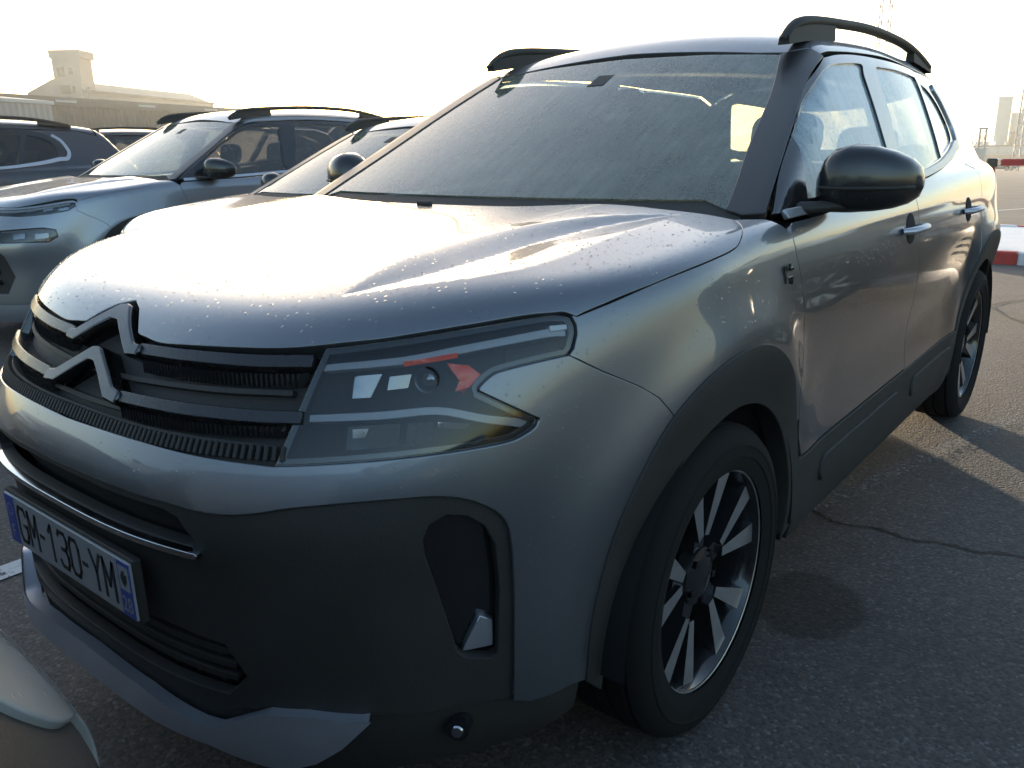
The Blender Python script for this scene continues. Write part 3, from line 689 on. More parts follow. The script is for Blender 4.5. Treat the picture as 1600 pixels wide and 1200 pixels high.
    m.add(V,F); m.build('dashboard','dash',car,True)
    m=MB(); c=Vector((.37,.93,1.00)); R_=Matrix.Rotation(math.radians(-62),3,'X')
    ring=[c+R_@Vector((.18*math.cos(w),.18*math.sin(w),0)) for w in np.linspace(0,2*PI,33)]
    m.tube(ring,.016,8,cap=False); m.box(c,(.10,.09,.05),bev=.02); m.box(c,(.34,.03,.02)); m.build('steering_wheel','dash',car,True,.8)
    for x,y,w in ((.37,1.42,.52),(-.37,1.42,.52),(.40,2.34,.50),(0,2.36,.34),(-.40,2.34,.50)):
        st=empty('seat',(x,y,0)); st.parent=car
        rounded('cushion',(0,-.24,.58),(w,.54,.20),'seat_fabric',st,rx=.1)
        rounded('backrest',(0,.06,.90),(w,.20,.66),'seat_fabric',st,rx=-.22,taper=.15)
        rounded('headrest',(0,.17,1.30 if y<2 else 1.26),(.26,.11,.17),'seat_fabric',st,rx=-.15)
        m=MB()
        for sx in (-.06,.06): m.tube([(sx,.14,1.12),(sx,.17,1.26)],.007,6)
        m.build('headrest_post','chrome',st)
    m=MB(); m.box((0,.90,1.465),(.10,.12,.05),bev=.02,rx=.45); m.box((0,.955,1.43),(.22,.03,.06),bev=.012); rv=m.build('rear_view_mirror','dash',car)
    # wheels
    for x,y,sp in ((.79,0,.35),(-.79,0,.9),(.797,2.73,1.15),(-.797,2.73,.2)): make_wheel('wheel',car,x,y,sp)
    return car
def house_xy(yz): return SIDE[0](house,np.asarray(yz,float))

def facet(c,nm):
    if nm in ('reflector','low_beam_module','projector_shroud'):
        return lambda P:np.where(P[:,0]<c[0],.10,-.32)*(P[:,0]-c[0])+.12*(P[:,2]-c[2])
    if nm=='lamp_wing': return lambda P:.35*(P[:,2]-c[2])
    return lambda P:.0025*np.cos(P[:,0]*900)*(nm=='side_reflector')
def chevron_front(car,paintm,FR,detail):
    A=crm; GB=A(GBOT)
    top=join(NOTCH,A(HOODF),LEND,A(LLOW),LTIP,GB)           # the dark band between bonnet and bumper (left half)
    xs=.515
    grc=join(NOTCH,[p for p in A(HOODF) if p[0]<xs],[p for p in GB if p[0]<xs])
    gr=panel('grille',join(grc,mir(grc)),SPH,body,'black_plastic',car,res=FR*1.3,off=-.036,thick=.01,gap=-.004,edge=.001)
    bh=join([p for p in A(HOODF) if p[0]>=xs-.012],LEND,A(LLOW),LTIP,[p for p in GB if p[0]>=xs-.012])
    hl=panel('headlight',bh,SPH,body,'dark_void',car,res=FR,off=-.046,thick=.01,gap=-.003,edge=.001,both=True)
    ln=join([p for p in A(HOODF) if p[0]>=xs],LEND,A(LLOW),LTIP,[p for p in GB if p[0]>=xs])
    inner=shrink(resample(SPH[1](ln),.012),.010)
    for k,h in enumerate(hl):
        mr=k==1
        panel('lens',ln,SPH,body,'lamp_lens',h,res=FR,off=-.006,thick=.003,gap=.003,edge=.001,mirror=mr)
        panel('lamp_bezel',ln,SPH,body,'black_gloss',h,res=FR*2,off=-.009,thick=.014,gap=.001,edge=.001,mirror=mr,holes=[inner])
        d1=[(.523,-.729,.947),(.633,-.654,.959),(.693,-.592,.971),(.744,-.526,.980),(.780,-.469,.985),(.793,-.445,.984)]
        q=dict(prj=SPH,F=body,parent=h,off=-.014,thick=.014)
        def one(nm,path,hw,mt): 
            pp=np.array(path); o=strip(nm,pp,hw,SPH,body,mt,h,-.013,.014,both=False,edge=.0015,res=.015)
            if mr: flip_x(o)
            return o
        one('running_light',d1,[.0035,.0045,.0045,.005,.006],'drl_white')
        one('running_light',[(.533,-.768,.876),(.626,-.703,.880),(.690,-.641,.882),(.740,-.587,.863),(.781,-.527,.846)],[.0035,.004,.004,.0045,.005],'drl_white')
        for nm,pp,mt,of in (('reflector',[(.573,-.708,.936),(.606,-.682,.941),(.602,-.706,.908),(.580,-.722,.906)],'lamp_silver',-.020),
            ('reflector',[(.619,-.676,.936),(.645,-.654,.940),(.646,-.664,.920),(.622,-.686,.917)],'lamp_silver',-.022),
            ('side_reflector',[(.632,-.655,.956),(.692,-.595,.9655),(.694,-.598,.9585),(.634,-.658,.949)],'orange_reflector',-.0105),
            ('side_reflector',[(.684,-.612,.951),(.709,-.589,.947),(.727,-.577,.929),(.716,-.598,.913),(.703,-.615,.909),(.705,-.607,.925)],'orange_reflector',-.012),
            ('low_beam_module',[(.590,-.745,.866),(.652,-.690,.868),(.656,-.698,.834),(.594,-.752,.832)],'bar_dark',-.022),
            ('low_beam_module',[(.662,-.682,.868),(.690,-.652,.868),(.692,-.658,.834),(.666,-.690,.834)],'bar_dark',-.022),
            ('reflector',[(.694,-.646,.866),(.730,-.602,.857),(.726,-.612,.850),(.696,-.650,.857)],'lamp_silver',-.020),
            ('reflector',[(.598,-.740,.862),(.616,-.724,.863),(.614,-.728,.850),(.600,-.742,.849)],'lamp_silver',-.016),
            ('lamp_wing',[(.742,-.538,.964),(.788,-.464,.970),(.797,-.458,.951),(.749,-.543,.938)],'dark_chrome',-.018),
            ('white_mark',[(.780,-.470,.996),(.796,-.446,.996),(.797,-.446,.990),(.782,-.470,.989)],'drl_mark',-.0095)):
            c0=np.mean(np.array(pp),0); panel(nm,np.array(pp),SPH,body,mt,h,res=.008,off=of,thick=.014,gap=0,edge=.002,mirror=mr,disp=facet(c0,nm))
        for (cx,cy,cz,rr) in ((.668,-.642,.929,.017),):
            p=SPH[0](body,SPH[1]([(cx,cy,cz)])); n_=grad(body,p)[0]*.35+np.array((.10,-.93,0))*.65; n_/=np.linalg.norm(n_); p=p[0]-grad(body,p)[0]*.012
            if mr: p=p*np.array((-1,1,1)); n_=n_*np.array((-1,1,1))
            R_=Vector(n_).to_track_quat('X','Z').to_matrix()
            for prof,nm,mt in (([(-.030,rr*1.0),(.000,rr*1.25),(.002,rr*1.25),(.001,rr*1.05),(-.012,rr*.95)],'projector_bezel','dark_chrome'),([(-.012,rr*.95),(-.006,rr*.8),(-.002,rr*.5),(-.0005,.0005)],'projector_lens','lamp_silver')):
                b=MB(); b.lathe(prof,24); b.v=[tuple(Vector(p)+R_@Vector(v)) for v in b.v]; b.build(nm,mt,h,True,.8)
    # two chrome bars that rise into the double chevron
    c1=join([(0,.998),(.016,.996),(.112,.946),(.135,.945)],[(.135,.934),(.102,.932),(.05,.960),(.014,.977),(0,.978)])
    c2=join([(0,.928),(.016,.926),(.112,.876),(.140,.871)],[(.140,.858),(.100,.861),(.045,.892),(.013,.908),(0,.909)])
    m2=lambda c:np.vstack([c,(c*np.array((-1,1)))[::-1]])
    for c in (c1,c2): panel('chevron',join(m2(c)),FRONT,body,'dark_chrome',gr,res=.008,off=.006,thick=.042,gap=0,edge=.005,par2d=True)
    strip('grille_bar',[(.128,-.823,.941),(.2,-.82,.944),(.269,-.811,.946),(.411,-.78,.951),(.512,-.742,.957)],[.0065],SPH,body,'bar_dark',gr,-.001,.035,edge=.003)
    strip('grille_bar',[(.135,-.874,.866),(.230,-.863,.868),(.323,-.852,.871),(.453,-.818,.875),(.530,-.785,.878)],[.0060],SPH,body,'bar_dark',gr,.000,.036,edge=.003)
    for z0,z1,m_ in ((.899,.908,0),(.846,.851,1)):
        strip('grille_slat',[(-.50,-.80,z1+.012),(-.3,-.84,z1),(0,-.87,z0),(.3,-.84,z1),(.50,-.80,z1+.012)],[.003],SPH,body,'black_plastic',gr,-.022,.012,both=False,edge=.001)
    if detail:
        # fine vertical teeth under each bar: too small to pick apart
        for zc,hh in ((.925,.012),(.851,.010)):
            xs_=[x for x in np.arange(-.505,.506,.0095) if abs(x)>.135]
            P=FRONT[0](body,np.array([(x,zc+.012*(abs(x)/.5)**2) for x in xs_])); N=grad(body,P); m=MB()
            for p,n_ in zip(P,N): m.box(p-n_*.026,(.0035,.020,2*hh),rz=math.atan2(-n_[0],n_[1])*-1+PI)
            t=m.build('grille_teeth','black_gloss',gr); t['kind']='stuff'
        # ribbed ledge between grille and bumper: one object per rib
        rm=None
        for i in range(84):
            x=-.525+1.05*i/83; zc=.8245+.004*(x/.5)**2
            p=FRONT[0](body,np.array([(x,zc)])); n_=grad(body,p)[0]; p=p[0]
            if rm is None:
                m=MB(); m.box((0,0,0),(.0068,.018,.024),bev=.0015); o=m.build('grille_rib','black_plastic',gr); rm=o.data
            else: o=link('grille_rib',rm,None,gr)
            Y=Vector(n_); X=Vector((0,0,1)).cross(Y)*-1; X.normalize(); Z=X.cross(Y)
            if Z.z<0: X=-X; Z=-Z
            o.matrix_local=Matrix(((X.x,Y.x,Z.x,p[0]-n_[0]*.012),(X.y,Y.y,Z.y,p[1]-n_[1]*.012),(X.z,Y.z,Z.z,p[2]-n_[2]*.012),(0,0,0,1)))
    strip('grille_sill',[(-.52,-.845,.826),(-.25,-.90,.8215),(0,-.913,.8215),(.25,-.90,.8215),(.52,-.845,.826)],[.0135],SPH,body,'black_plastic',gr,-.014,.02,both=False,edge=.001)
    # painted bumper
    low=[p for p in A(PLOW)]
    bo=join(GB[::-1],LTIP[::-1],A(LLOW)[::-1],A(SEAM),on_side(CL[CL_SEAM::-1]),[(.835,-.49,.352),(.80,-.56,.345)],low[::-1])
    bp=panel('bumper',join(bo,mir(bo)),SPH,body,paintm,car,res=FR,gap=.0015,thick=.04,edge=.003)
    # dark lower bumper with number plate, air slot and side air curtains
    lb=join(low,[(.673,-.731,.352),(.629,-.775,.358),(.542,-.841,.366),(.481,-.874,.366),(.382,-.909,.340),(.2,-.94,.350),(0,-.944,.352)])
    slot=[(0,-.96,.724),(.108,-.959,.724),(.33,-.939,.722),(.363,-.933,.712),(.392,-.924,.674),(.384,-.925,.660),(.296,-.947,.664),(0,-.963,.664)]
    sl=join(slot,mir(slot))
    vent=[(.706,-.711,.681),(.706,-.707,.646),(.724,-.67,.49),(.728,-.665,.463),(.736,-.655,.449),(.762,-.619,.439),(.770,-.608,.448),(.772,-.6,.569),(.772,-.607,.653),(.764,-.622,.690),(.750,-.648,.714),(.731,-.678,.722),(.714,-.702,.708)]
    lg=[(0,-.945,.482),(.30,-.93,.482),(.405,-.90,.474),(.44,-.885,.42),(.40,-.90,.375),(.25,-.93,.372),(0,-.945,.372)]
    lgo=join(lg,mir(lg)); vm=np.array(vent)*np.array((-1,1,1))
    lo=panel('lower_bumper',join(lb,mir(lb)),SPH,body,'black_plastic',car,res=FR*1.2,off=-.010,thick=.02,gap=.001,edge=.003,holes=[sl,np.array(vent),vm,lgo])
    for nm,o in (('air_slot',sl),('lower_grille',lgo)): panel(nm,o,SPH,body,'dark_void',lo,res=.05,off=-.055,thick=.004,gap=-.012)
    av=panel('air_curtain',np.array(vent),SPH,body,'black_gloss',car,res=.02,off=-.040,thick=.004,gap=-.006,both=True)
    for k,o in enumerate(av):
        panel('curtain_blade',np.array([(.757,-.630,.512),(.766,-.612,.502),(.766,-.612,.456),(.738,-.655,.453)]),SPH,body,'satin_silver',o,res=.01,off=-.026,thick=.012,gap=0,edge=.003,mirror=k==1)
    strip('chrome_strip',[(-.40,-.92,.652),(-.3,-.945,.655),(0,-.963,.656),(.3,-.945,.655),(.40,-.92,.652)],[.0035],SPH,body,'chrome',lo,.004,.012,both=False,edge=.002)
    for zz in (.45,.425,.40):
        strip('grille_slat',[(-.41,-.90,zz),(-.2,-.94,zz),(0,-.945,zz),(.2,-.94,zz),(.41,-.90,zz)],[.004],SPH,body,'black_plastic',lo,-.024,.02,both=False,edge=.002)
    for x in np.arange(-.36,.37,.06):
        m=MB(); p=FRONT[0](body,np.array([(x,.428)]))[0]; m.box((x,p[1]+.045,.428),(.006,.02,.10)); m.build('grille_slat','black_plastic',lo)
    # valance and silver skid blade
    va=join([(0,-.944,.352),(.2,-.94,.350),(.382,-.909,.340),(.481,-.874,.366),(.542,-.841,.366),(.629,-.775,.358),(.673,-.731,.352),(.80,-.56,.345),(.835,-.49,.352),(.843,-.448,.35)],[(.82,-.44,.25),(.74,-.55,.22),(.55,-.78,.20),(.3,-.88,.20),(0,-.91,.20)])
    v=panel('valance',join(va,mir(va)),SPH,body,'black_plastic',car,res=.03,off=-.016,thick=.02,gap=0)
    if detail:
        p=SPH[0](body,SPH[1]([(.72,-.665,.315)]))[0]; m=MB(); m.tube([p+np.array((-.01,.02,0)),p+np.array((.004,-.006,0))],[.022,.020],18); m.tube([p+np.array((.0045,-.0065,0)),p+np.array((.006,-.009,0))],[.012,.010],14,mi=1); m.build('tow_cap',['black_gloss','chrome'],v,True,.6)
    bl=join([(0,-.944,.352),(.2,-.94,.346),(.345,-.915,.326),(.382,-.909,.324),(.440,-.89,.352),(.481,-.874,.372),(.542,-.841,.376),(.629,-.775,.366)],[(.585,-.80,.315),(.544,-.826,.280),(.505,-.85,.262),(.47,-.866,.262),(.369,-.91,.290),(.2,-.93,.306),(0,-.94,.310)])
    panel('skid_blade',join(bl,mir(bl)),SPH,body,'skid_silver',car,res=.012,off=.016,thick=.03,gap=0,edge=.005,disp=lambda P:.020*np.exp(-((np.abs(P[:,0])-.0)/.42)**4)*np.clip((.36-P[:,2])/.06,0,1))
    # number plate
    yp=-.972; zc=.557
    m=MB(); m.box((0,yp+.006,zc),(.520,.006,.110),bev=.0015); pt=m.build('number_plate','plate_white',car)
    m=MB(); m.box((0,yp+.016,zc),(.532,.016,.122),bev=.003); m.build('plate_holder','black_plastic',car)
    T=lambda x,z:Matrix.Translation((x,yp+.0022,z))@Matrix.Rotation(PI/2,4,'X')
    G={'G':[[(1,.82),(.8,1),(.2,1),(0,.8),(0,.2),(.2,0),(.8,0),(1,.2),(1,.48),(.6,.48)]],'M':[[(0,0),(0,1),(.5,.35),(1,1),(1,0)]],'-':[[(.1,.5),(.75,.5)]],
       '1':[[(.2,.8),(.55,1),(.55,0)]],'3':[[(.05,.88),(.2,1),(.8,1),(1,.84),(1,.66),(.8,.52),(.35,.52)],[(.8,.52),(1,.36),(1,.16),(.8,0),(.2,0),(0,.14)]],
       '0':[[(.22,0),(0,.2),(0,.8),(.22,1),(.78,1),(1,.8),(1,.2),(.78,0),(.22,0)]],'Y':[[(0,1),(.5,.5),(1,1)],[(.5,.5),(.5,0)]]}
    xc=-.203
    for ch in 'GM-130-YM':
        cw=.024 if ch=='-' else .036; b=MB()
        for ln_ in G[ch]:
            P=[Vector((xc+p[0]*cw,yp+.0022,zc-.037+p[1]*.074)) for p in ln_]
            for i in range(len(P)-1):
                d=(P[i+1]-P[i]).normalized(); o=Vector((-d.z,0,d.x))*.0042; e=d*.0030; a,c=P[i]-e,P[i+1]+e; t_=Vector((0,.0006+.00005*i,0))
                b.add([a+o-t_*0,c+o,c-o,a-o,a+o+t_,c+o+t_,c-o+t_,a-o+t_],[(0,1,2,3),(0,4,5,1),(1,5,6,2),(2,6,7,3),(3,7,4,0)])
        b.build('plate_character','plate_black',pt); xc+=cw+.0125
    for x,s in ((-.238,-1),(.238,1)):
        m=MB(); m.box((x,yp+.0026,zc),(.042,.0012,.106)); m.build('plate_band','plate_blue',pt)
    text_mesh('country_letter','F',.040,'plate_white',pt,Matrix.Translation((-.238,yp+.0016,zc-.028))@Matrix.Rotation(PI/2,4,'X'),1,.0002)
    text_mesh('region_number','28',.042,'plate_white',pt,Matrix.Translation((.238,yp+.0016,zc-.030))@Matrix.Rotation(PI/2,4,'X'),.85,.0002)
    m=MB()
    for i in range(12):
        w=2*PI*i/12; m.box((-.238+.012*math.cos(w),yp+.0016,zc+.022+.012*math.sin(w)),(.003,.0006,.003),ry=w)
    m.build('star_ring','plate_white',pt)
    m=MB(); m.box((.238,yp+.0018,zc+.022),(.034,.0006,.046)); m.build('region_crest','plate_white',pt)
    m=MB(); m.add([(.238+a*.011,yp+.0011,zc+.022+b*.016) for a,b in ((0,-1),(.8,-.4),(1,.6),(.3,.4),(.4,1),(-.5,.8),(-1,.2),(-.7,-.6))],[tuple(range(8))]); m.build('crest_shape','plate_black',pt)
    # badge on the flank of each front wing
    if detail:
        for s in (1,):
            P=SIDE[0](body,np.array([(.235,1.0)]))[0]
            m=MB(); m.box((P[0]+.001,.228,.998),(.004,.014,.046),bev=.001); m.box((P[0]+.001,.262,1.010),(.004,.024,.006)); m.box((P[0]+.001,.252,1.016),(.004,.006,.016)); m.box((P[0]+.001,.262,.984),(.004,.026,.018)); m.build('wing_badge','black_gloss',car)

def flip_x(o):
    me=o.data; n=[tuple(v.normal) for v in me.vertices]
    me.transform(Matrix.Diagonal((-1,1,1,1))); me.flip_normals(); me.update()

def slim_front(car,paintm,FR,slim=True):
    """nose with a slim upper lamp line, separate lamp blocks below and a dark rounded grille"""
    A=crm
    ub=A([(0,-.80,.985),(.3,-.79,.972),(.5,-.745,.972),(.66,-.63,.985),(.79,-.46,1.012)])
    # slim running lamp with three modules
    lp=join(A([(.10,-.83,.965),(.3,-.80,.960),(.5,-.755,.960),(.66,-.64,.972),(.80,-.455,1.000)]),[(.812,-.455,.975),(.79,-.50,.945)],A([(.72,-.60,.925),(.60,-.72,.915),(.45,-.80,.920),(.3,-.835,.925),(.10,-.85,.935)]))
    if not slim: lp=join(A([(.385,-.85,.945),(.378,-.848,.905),(.376,-.848,.877),(.370,-.871,.844),(.345,-.898,.807),(.280,-.932,.762)]),A([(.280,-.932,.762),(.262,-.94,.70),(.28,-.94,.60),(.36,-.92,.47),(.60,-.80,.42),(.74,-.64,.48),(.79,-.56,.66),(.80,-.52,.88),(.79,-.48,.97)]),A([(.79,-.48,.97),(.6,-.70,.955),(.385,-.85,.945)]))
    bo=join([(0,-.80,.985)],ub[1:],LEND[1:],A(SEAM),on_side(CL[CL_SEAM::-1]),[(.835,-.49,.352),(.67,-.73,.340),(.35,-.90,.33),(0,-.94,.33)])
    # second lamp block and mouth are openings in the bumper
    blk=[(.46,-.87,.83),(.72,-.66,.845),(.77,-.60,.83),(.775,-.59,.78),(.74,-.64,.745),(.50,-.86,.745),(.44,-.90,.78)]
    mouth=join([(0,-.93,.90),(.30,-.90,.895),(.40,-.88,.86),(.44,-.90,.80),(.42,-.90,.76),(.52,-.86,.66),(.56,-.84,.52),(.48,-.87,.40),(0,-.94,.39)])
    if not slim: mouth=join([(0,-.95,.64),(.20,-.94,.63),(.22,-.94,.45),(0,-.94,.42)])
    mo=join(mouth,mir(mouth))
    lpm=lp*np.array((-1,1,1)); bm_=np.array(blk)*np.array((-1,1,1))
    panel('bumper',join(bo,mir(bo)),SPH,body,paintm,car,res=.02,gap=.0015,thick=.04,edge=.003,holes=[lp,lpm]+([np.array(blk),bm_] if slim else [])+[mo])
    g=panel('grille',mo,SPH,body,'black_plastic',car,res=.05,off=-.04,thick=.004,gap=-.01)
    for zz in ((.86,.62,.55,.48) if slim else ()): strip('grille_bar',[(-.40,-.88,zz),(-.2,-.91,zz),(0,-.93,zz),(.2,-.91,zz),(.40,-.88,zz)],[.010],SPH,body,'black_gloss',g,-.02,.03,both=False)
    if slim: strip('grille_chrome',[(-.42,-.88,.905),(-.2,-.91,.915),(0,-.93,.925),(.2,-.91,.915),(.42,-.88,.905)],[.006],SPH,body,'chrome',g,.002,.03,both=False)
    hl=panel('headlight',lp,SPH,body,'black_gloss' if slim else 'black_plastic',car,res=.02,off=-.03 if slim else -.008,thick=.004,gap=-.006,both=True)
    for k,h in enumerate(hl):
        if not slim: break
        panel('lens',lp,SPH,body,'lamp_lens',h,res=.03,off=-.003,thick=.003,gap=.003,mirror=k==1)
        o=strip('running_light',[(.12,-.83,.958),(.3,-.80,.953),(.5,-.755,.952),(.66,-.64,.966),(.78,-.48,.990)],[.004],SPH,body,'drl_white',h,-.010,.01,both=False)
        if k: flip_x(o)
        for x0,y0 in ((.60,-.70),(.68,-.62),(.745,-.545)):
            dx,dy=.045,.05
            panel('reflector',np.array([(x0,y0,.945),(x0+dx*.9,y0+dy,.952),(x0+dx*.8,y0+dy,.972),(x0,y0,.962)]),SPH,body,'lamp_silver',h,res=.03,off=-.014,thick=.012,gap=0,edge=.002,mirror=k==1)
    if not slim: return
    fb=panel('fog_lamp',np.array(blk),SPH,body,'black_gloss',car,res=.03,off=-.02,thick=.004,gap=-.006,both=True)
    for k,h in enumerate(fb):
        panel('fog_lens',np.array(blk),SPH,body,'lamp_lens',h,res=.03,off=-.004,thick=.003,gap=.006,mirror=k==1)
        for x0,y0 in ((.57,-.80),(.68,-.70)): panel('reflector',np.array([(x0,y0,.77),(x0+.06,y0+.06,.775),(x0+.06,y0+.06,.81),(x0,y0,.805)]),SPH,body,'lamp_silver',h,res=.03,off=-.012,thick=.008,gap=0,mirror=k==1)
    va=join([(0,-.94,.33),(.35,-.90,.33),(.67,-.73,.34),(.835,-.49,.352),(.843,-.448,.35)],[(.82,-.44,.25),(.74,-.55,.22),(.55,-.78,.20),(.3,-.88,.20),(0,-.91,.20)])
    panel('valance',join(va,mir(va)),SPH,body,'satin_silver',car,res=.03,off=-.010,thick=.02,gap=0)
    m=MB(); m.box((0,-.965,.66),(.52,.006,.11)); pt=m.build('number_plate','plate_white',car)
    for s in (-1,1):
        m=MB(); m.box((s*.238,-.9690,.66),(.042,.0012,.106)); m.build('plate_band','plate_blue',pt)

def copy_tree(o,parent=None):
    c=o.copy(); COL.objects.link(c); c.parent=parent
    for ch in list(o.children):
        if ch.name.split('.')[0] not in ('plate_character','country_letter','region_number','region_crest','crest_shape','star_ring','dew_drops'): copy_tree(ch,c)
    return c
def recolour(root,swap):
    for o in [root]+list(root.children_recursive):
        if o.type!='MESH': continue
        for i,sl in enumerate(o.material_slots):
            if sl.material and sl.material.name in swap:
                nm=sl.material.name; sl.link='OBJECT'; sl.material=M[swap[nm]]

# ------------------------------------------------------------------ ground
def gz(y):
    """yard falls gently away behind the parked row"""
    t=max(y-4.0,0); return -.023*t*t/(t+3)
def asphalt():
    m=mat('asphalt',(.06,.06,.062),.82); t=m.node_tree; b=t.nodes['Principled BSDF']; co=t.nodes.new('ShaderNodeTexCoord').outputs['Object']
    def noise(sc,det=5,ro=.55):
        n=t.nodes.new('ShaderNodeTexNoise'); n.inputs['Scale'].default_value=sc; n.inputs['Detail'].default_value=det; n.inputs['Roughness'].default_value=ro; t.links.new(co,n.inputs['Vector']); return n.outputs[0]
    def math_(op,a,b_=None,clamp=False):
        n=t.nodes.new('ShaderNodeMath'); n.operation=op; n.use_clamp=clamp
        for i,v in enumerate((a,b_)):
            if v is None: continue
            if isinstance(v,(int,float)): n.inputs[i].default_value=v
            else: t.links.new(v,n.inputs[i])
        return n.outputs[0]
    v=t.nodes.new('ShaderNodeTexVoronoi'); v.inputs['Scale'].default_value=120; t.links.new(co,v.inputs['Vector'])
    sp=t.nodes.new('ShaderNodeSeparateColor'); t.links.new(v.outputs['Color'],sp.inputs[0])
    ramp=t.nodes.new('ShaderNodeValToRGB'); e=ramp.color_ramp.elements
    e[0].position=0; e[0].color=(.040,.037,.036,1); e[1].position=1; e[1].color=(.14,.132,.125,1)
    k=e.new(.55); k.color=(.074,.062,.056,1); k=e.new(.90); k.color=(.092,.080,.073,1)
    t.links.new(sp.outputs[0],ramp.inputs[0])
    big=noise(.7,6,.6); mid=noise(5,5)
    sc=math_('ADD',math_('MULTIPLY',big,.9),math_('MULTIPLY',mid,.35))
    mx=t.nodes.new('ShaderNodeMix'); mx.data_type='RGBA'; mx.blend_type='MULTIPLY'; mx.inputs[0].default_value=1
    t.links.new(ramp.outputs[0],mx.inputs[6])
    rg=t.nodes.new('ShaderNodeMapRange'); rg.inputs[1].default_value=.3; rg.inputs[2].default_value=.9; rg.inputs[3].default_value=.65; rg.inputs[4].default_value=1.35; t.links.new(sc,rg.inputs[0])
    # an oily wet stain beside the front wheel
    sx=t.nodes.new('ShaderNodeSeparateXYZ'); t.links.new(co,sx.inputs[0])
    dx=math_('DIVIDE',math_('SUBTRACT',sx.outputs[0],.90),.16); dy=math_('DIVIDE',math_('SUBTRACT',sx.outputs[1],.62),.20)
    rr=math_('ADD',math_('ADD',math_('MULTIPLY',dx,dx),math_('MULTIPLY',dy,dy)),math_('MULTIPLY',math_('SUBTRACT',noise(6),.5),1.2))
    st=t.nodes.new('ShaderNodeMapRange'); st.inputs[1].default_value=.75; st.inputs[2].default_value=1.05; st.inputs[3].default_value=.42; st.inputs[4].default_value=1; t.links.new(rr,st.inputs[0])
    t.links.new(math_('MULTIPLY',rg.outputs[0],st.outputs[0]),mx.inputs[7])
    t.links.new(mx.outputs[2],b.inputs['Base Color'])
    ro=t.nodes.new('ShaderNodeMapRange'); ro.inputs[3].default_value=.9; ro.inputs[4].default_value=.62; t.links.new(big,ro.inputs[0]); t.links.new(ro.outputs[0],b.inputs['Roughness'])
    h=math_('ADD',math_('MULTIPLY',math_('SUBTRACT',1,v.outputs['Distance']),.6),math_('MULTIPLY',noise(38,4),.5))
    bp=t.nodes.new('ShaderNodeBump'); bp.inputs['Strength'].default_value=.42; bp.inputs['Distance'].default_value=.005; t.links.new(h,bp.inputs['Height']); t.links.new(bp.outputs[0],b.inputs['Normal'])
    return m
asphalt()
ys=[-60,-20,-8,-4,-2,0,2,3,4,4.5,5,6,7,8,10,12,15,20,30,50,80,120,200,350,700,1500]; xs=[-700,-300,-150,-80,-40,-20,-10,-5,0,5,10,20,60,200,500]
V=[(x,y,gz(y)) for y in ys for x in xs]; nx=len(xs)
F=[(j*nx+i,j*nx+i+1,(j+1)*nx+i+1,(j+1)*nx+i) for j in range(len(ys)-1) for i in range(nx-1)]
m=MB(); m.add(V,F); ground=m.build('ground','asphalt',None,True); tag(ground,kind='structure')
# worn paint and cracks lying on the asphalt
def worn(name,col,keep,scale=18):
    m=mat(name,col,.7); t=m.node_tree; b=t.nodes['Principled BSDF']; co=t.nodes.new('ShaderNodeTexCoord').outputs['Object']
    n=t.nodes.new('ShaderNodeTexNoise'); n.inputs['Scale'].default_value=scale; n.inputs['Detail'].default_value=9; n.inputs['Roughness'].default_value=.75; t.links.new(co,n.inputs['Vector'])
    mr=t.nodes.new('ShaderNodeMapRange'); mr.inputs[1].default_value=1-keep-.06; mr.inputs[2].default_value=1-keep+.06; t.links.new(n.outputs[0],mr.inputs[0]); t.links.new(mr.outputs[0],b.inputs['Alpha'])
worn('worn_white',(.55,.55,.54),.58); worn('faint_white',(.22,.22,.21),.46,40); worn('crack',(.010,.010,.010),.62,30)
def ribbon(name,pts,w,mt,z=.004,jit=0,sub=1,parent=ground):
    p=crm(np.array(pts,float),sub) if sub>1 else np.array(pts,float); n=len(p); V=[];F=[]
    for i in range(n):
        t=p[min(i+1,n-1)]-p[max(i-1,0)]; t/=np.linalg.norm(t); o=np.array((-t[1],t[0])); ww=(w[0]+(w[1]-w[0])*i/(n-1)) if isinstance(w,tuple) else w
        j=RNG.normal(0,jit) if jit else 0; ww*=1+(RNG.uniform(-.5,.6) if jit else 0)
        for s in (-1,1): q=p[i]+o*(s*ww/2+j); V.append((q[0],q[1],gz(q[1])+z))
    for i in range(n-1): F.append((2*i,2*i+1,2*i+3,2*i+2))
    m=MB(); m.add(V,F); return m.build(name,mt,parent)
ribbon('bay_line',[(-1.20,-1.1),(-1.20,-.4),(-1.21,4.2)],.10,'worn_white')
ribbon('bay_line',[(-3.70,-1.0),(-3.70,4.4)],.10,'worn_white')
ribbon('bay_line',[(-6.20,-1.0),(-6.20,4.4)],.10,'worn_white')
ribbon('bay_line',[(.62,1.05),(.80,1.7),(.98,2.35),(1.10,2.8)],.07,'faint_white',sub=4)
ribbon('lane_line',[(-3.9,14.5),(-1.85,20.8),(-.2,26.6)],.12,'worn_white')
ribbon('lane_line',[(-14,34),(-3.2,36.5),(6,38)],.12,'faint_white')
ribbon('crack',[(.30,1.28),(.67,1.258),(.80,1.20),(.93,1.235),(1.03,1.21),(1.12,1.25),(1.22,1.25),(1.33,1.294),(1.6,1.31),(2.2,1.27)],.011,'crack',z=.004,jit=.004,sub=7)
ribbon('crack',[(-.9,-1.25),(-.5,-1.2),(-.22,-1.03),(-.05,-.98),(.2,-1.02),(.6,-.98)],.010,'crack',z=.004,jit=.004,sub=7)
ribbon('crack',[(.9,5.2),(.5,6.0),(.75,6.8),(.55,7.9),(.7,8.9)],.02,'crack',z=.004,jit=.006,sub=6)

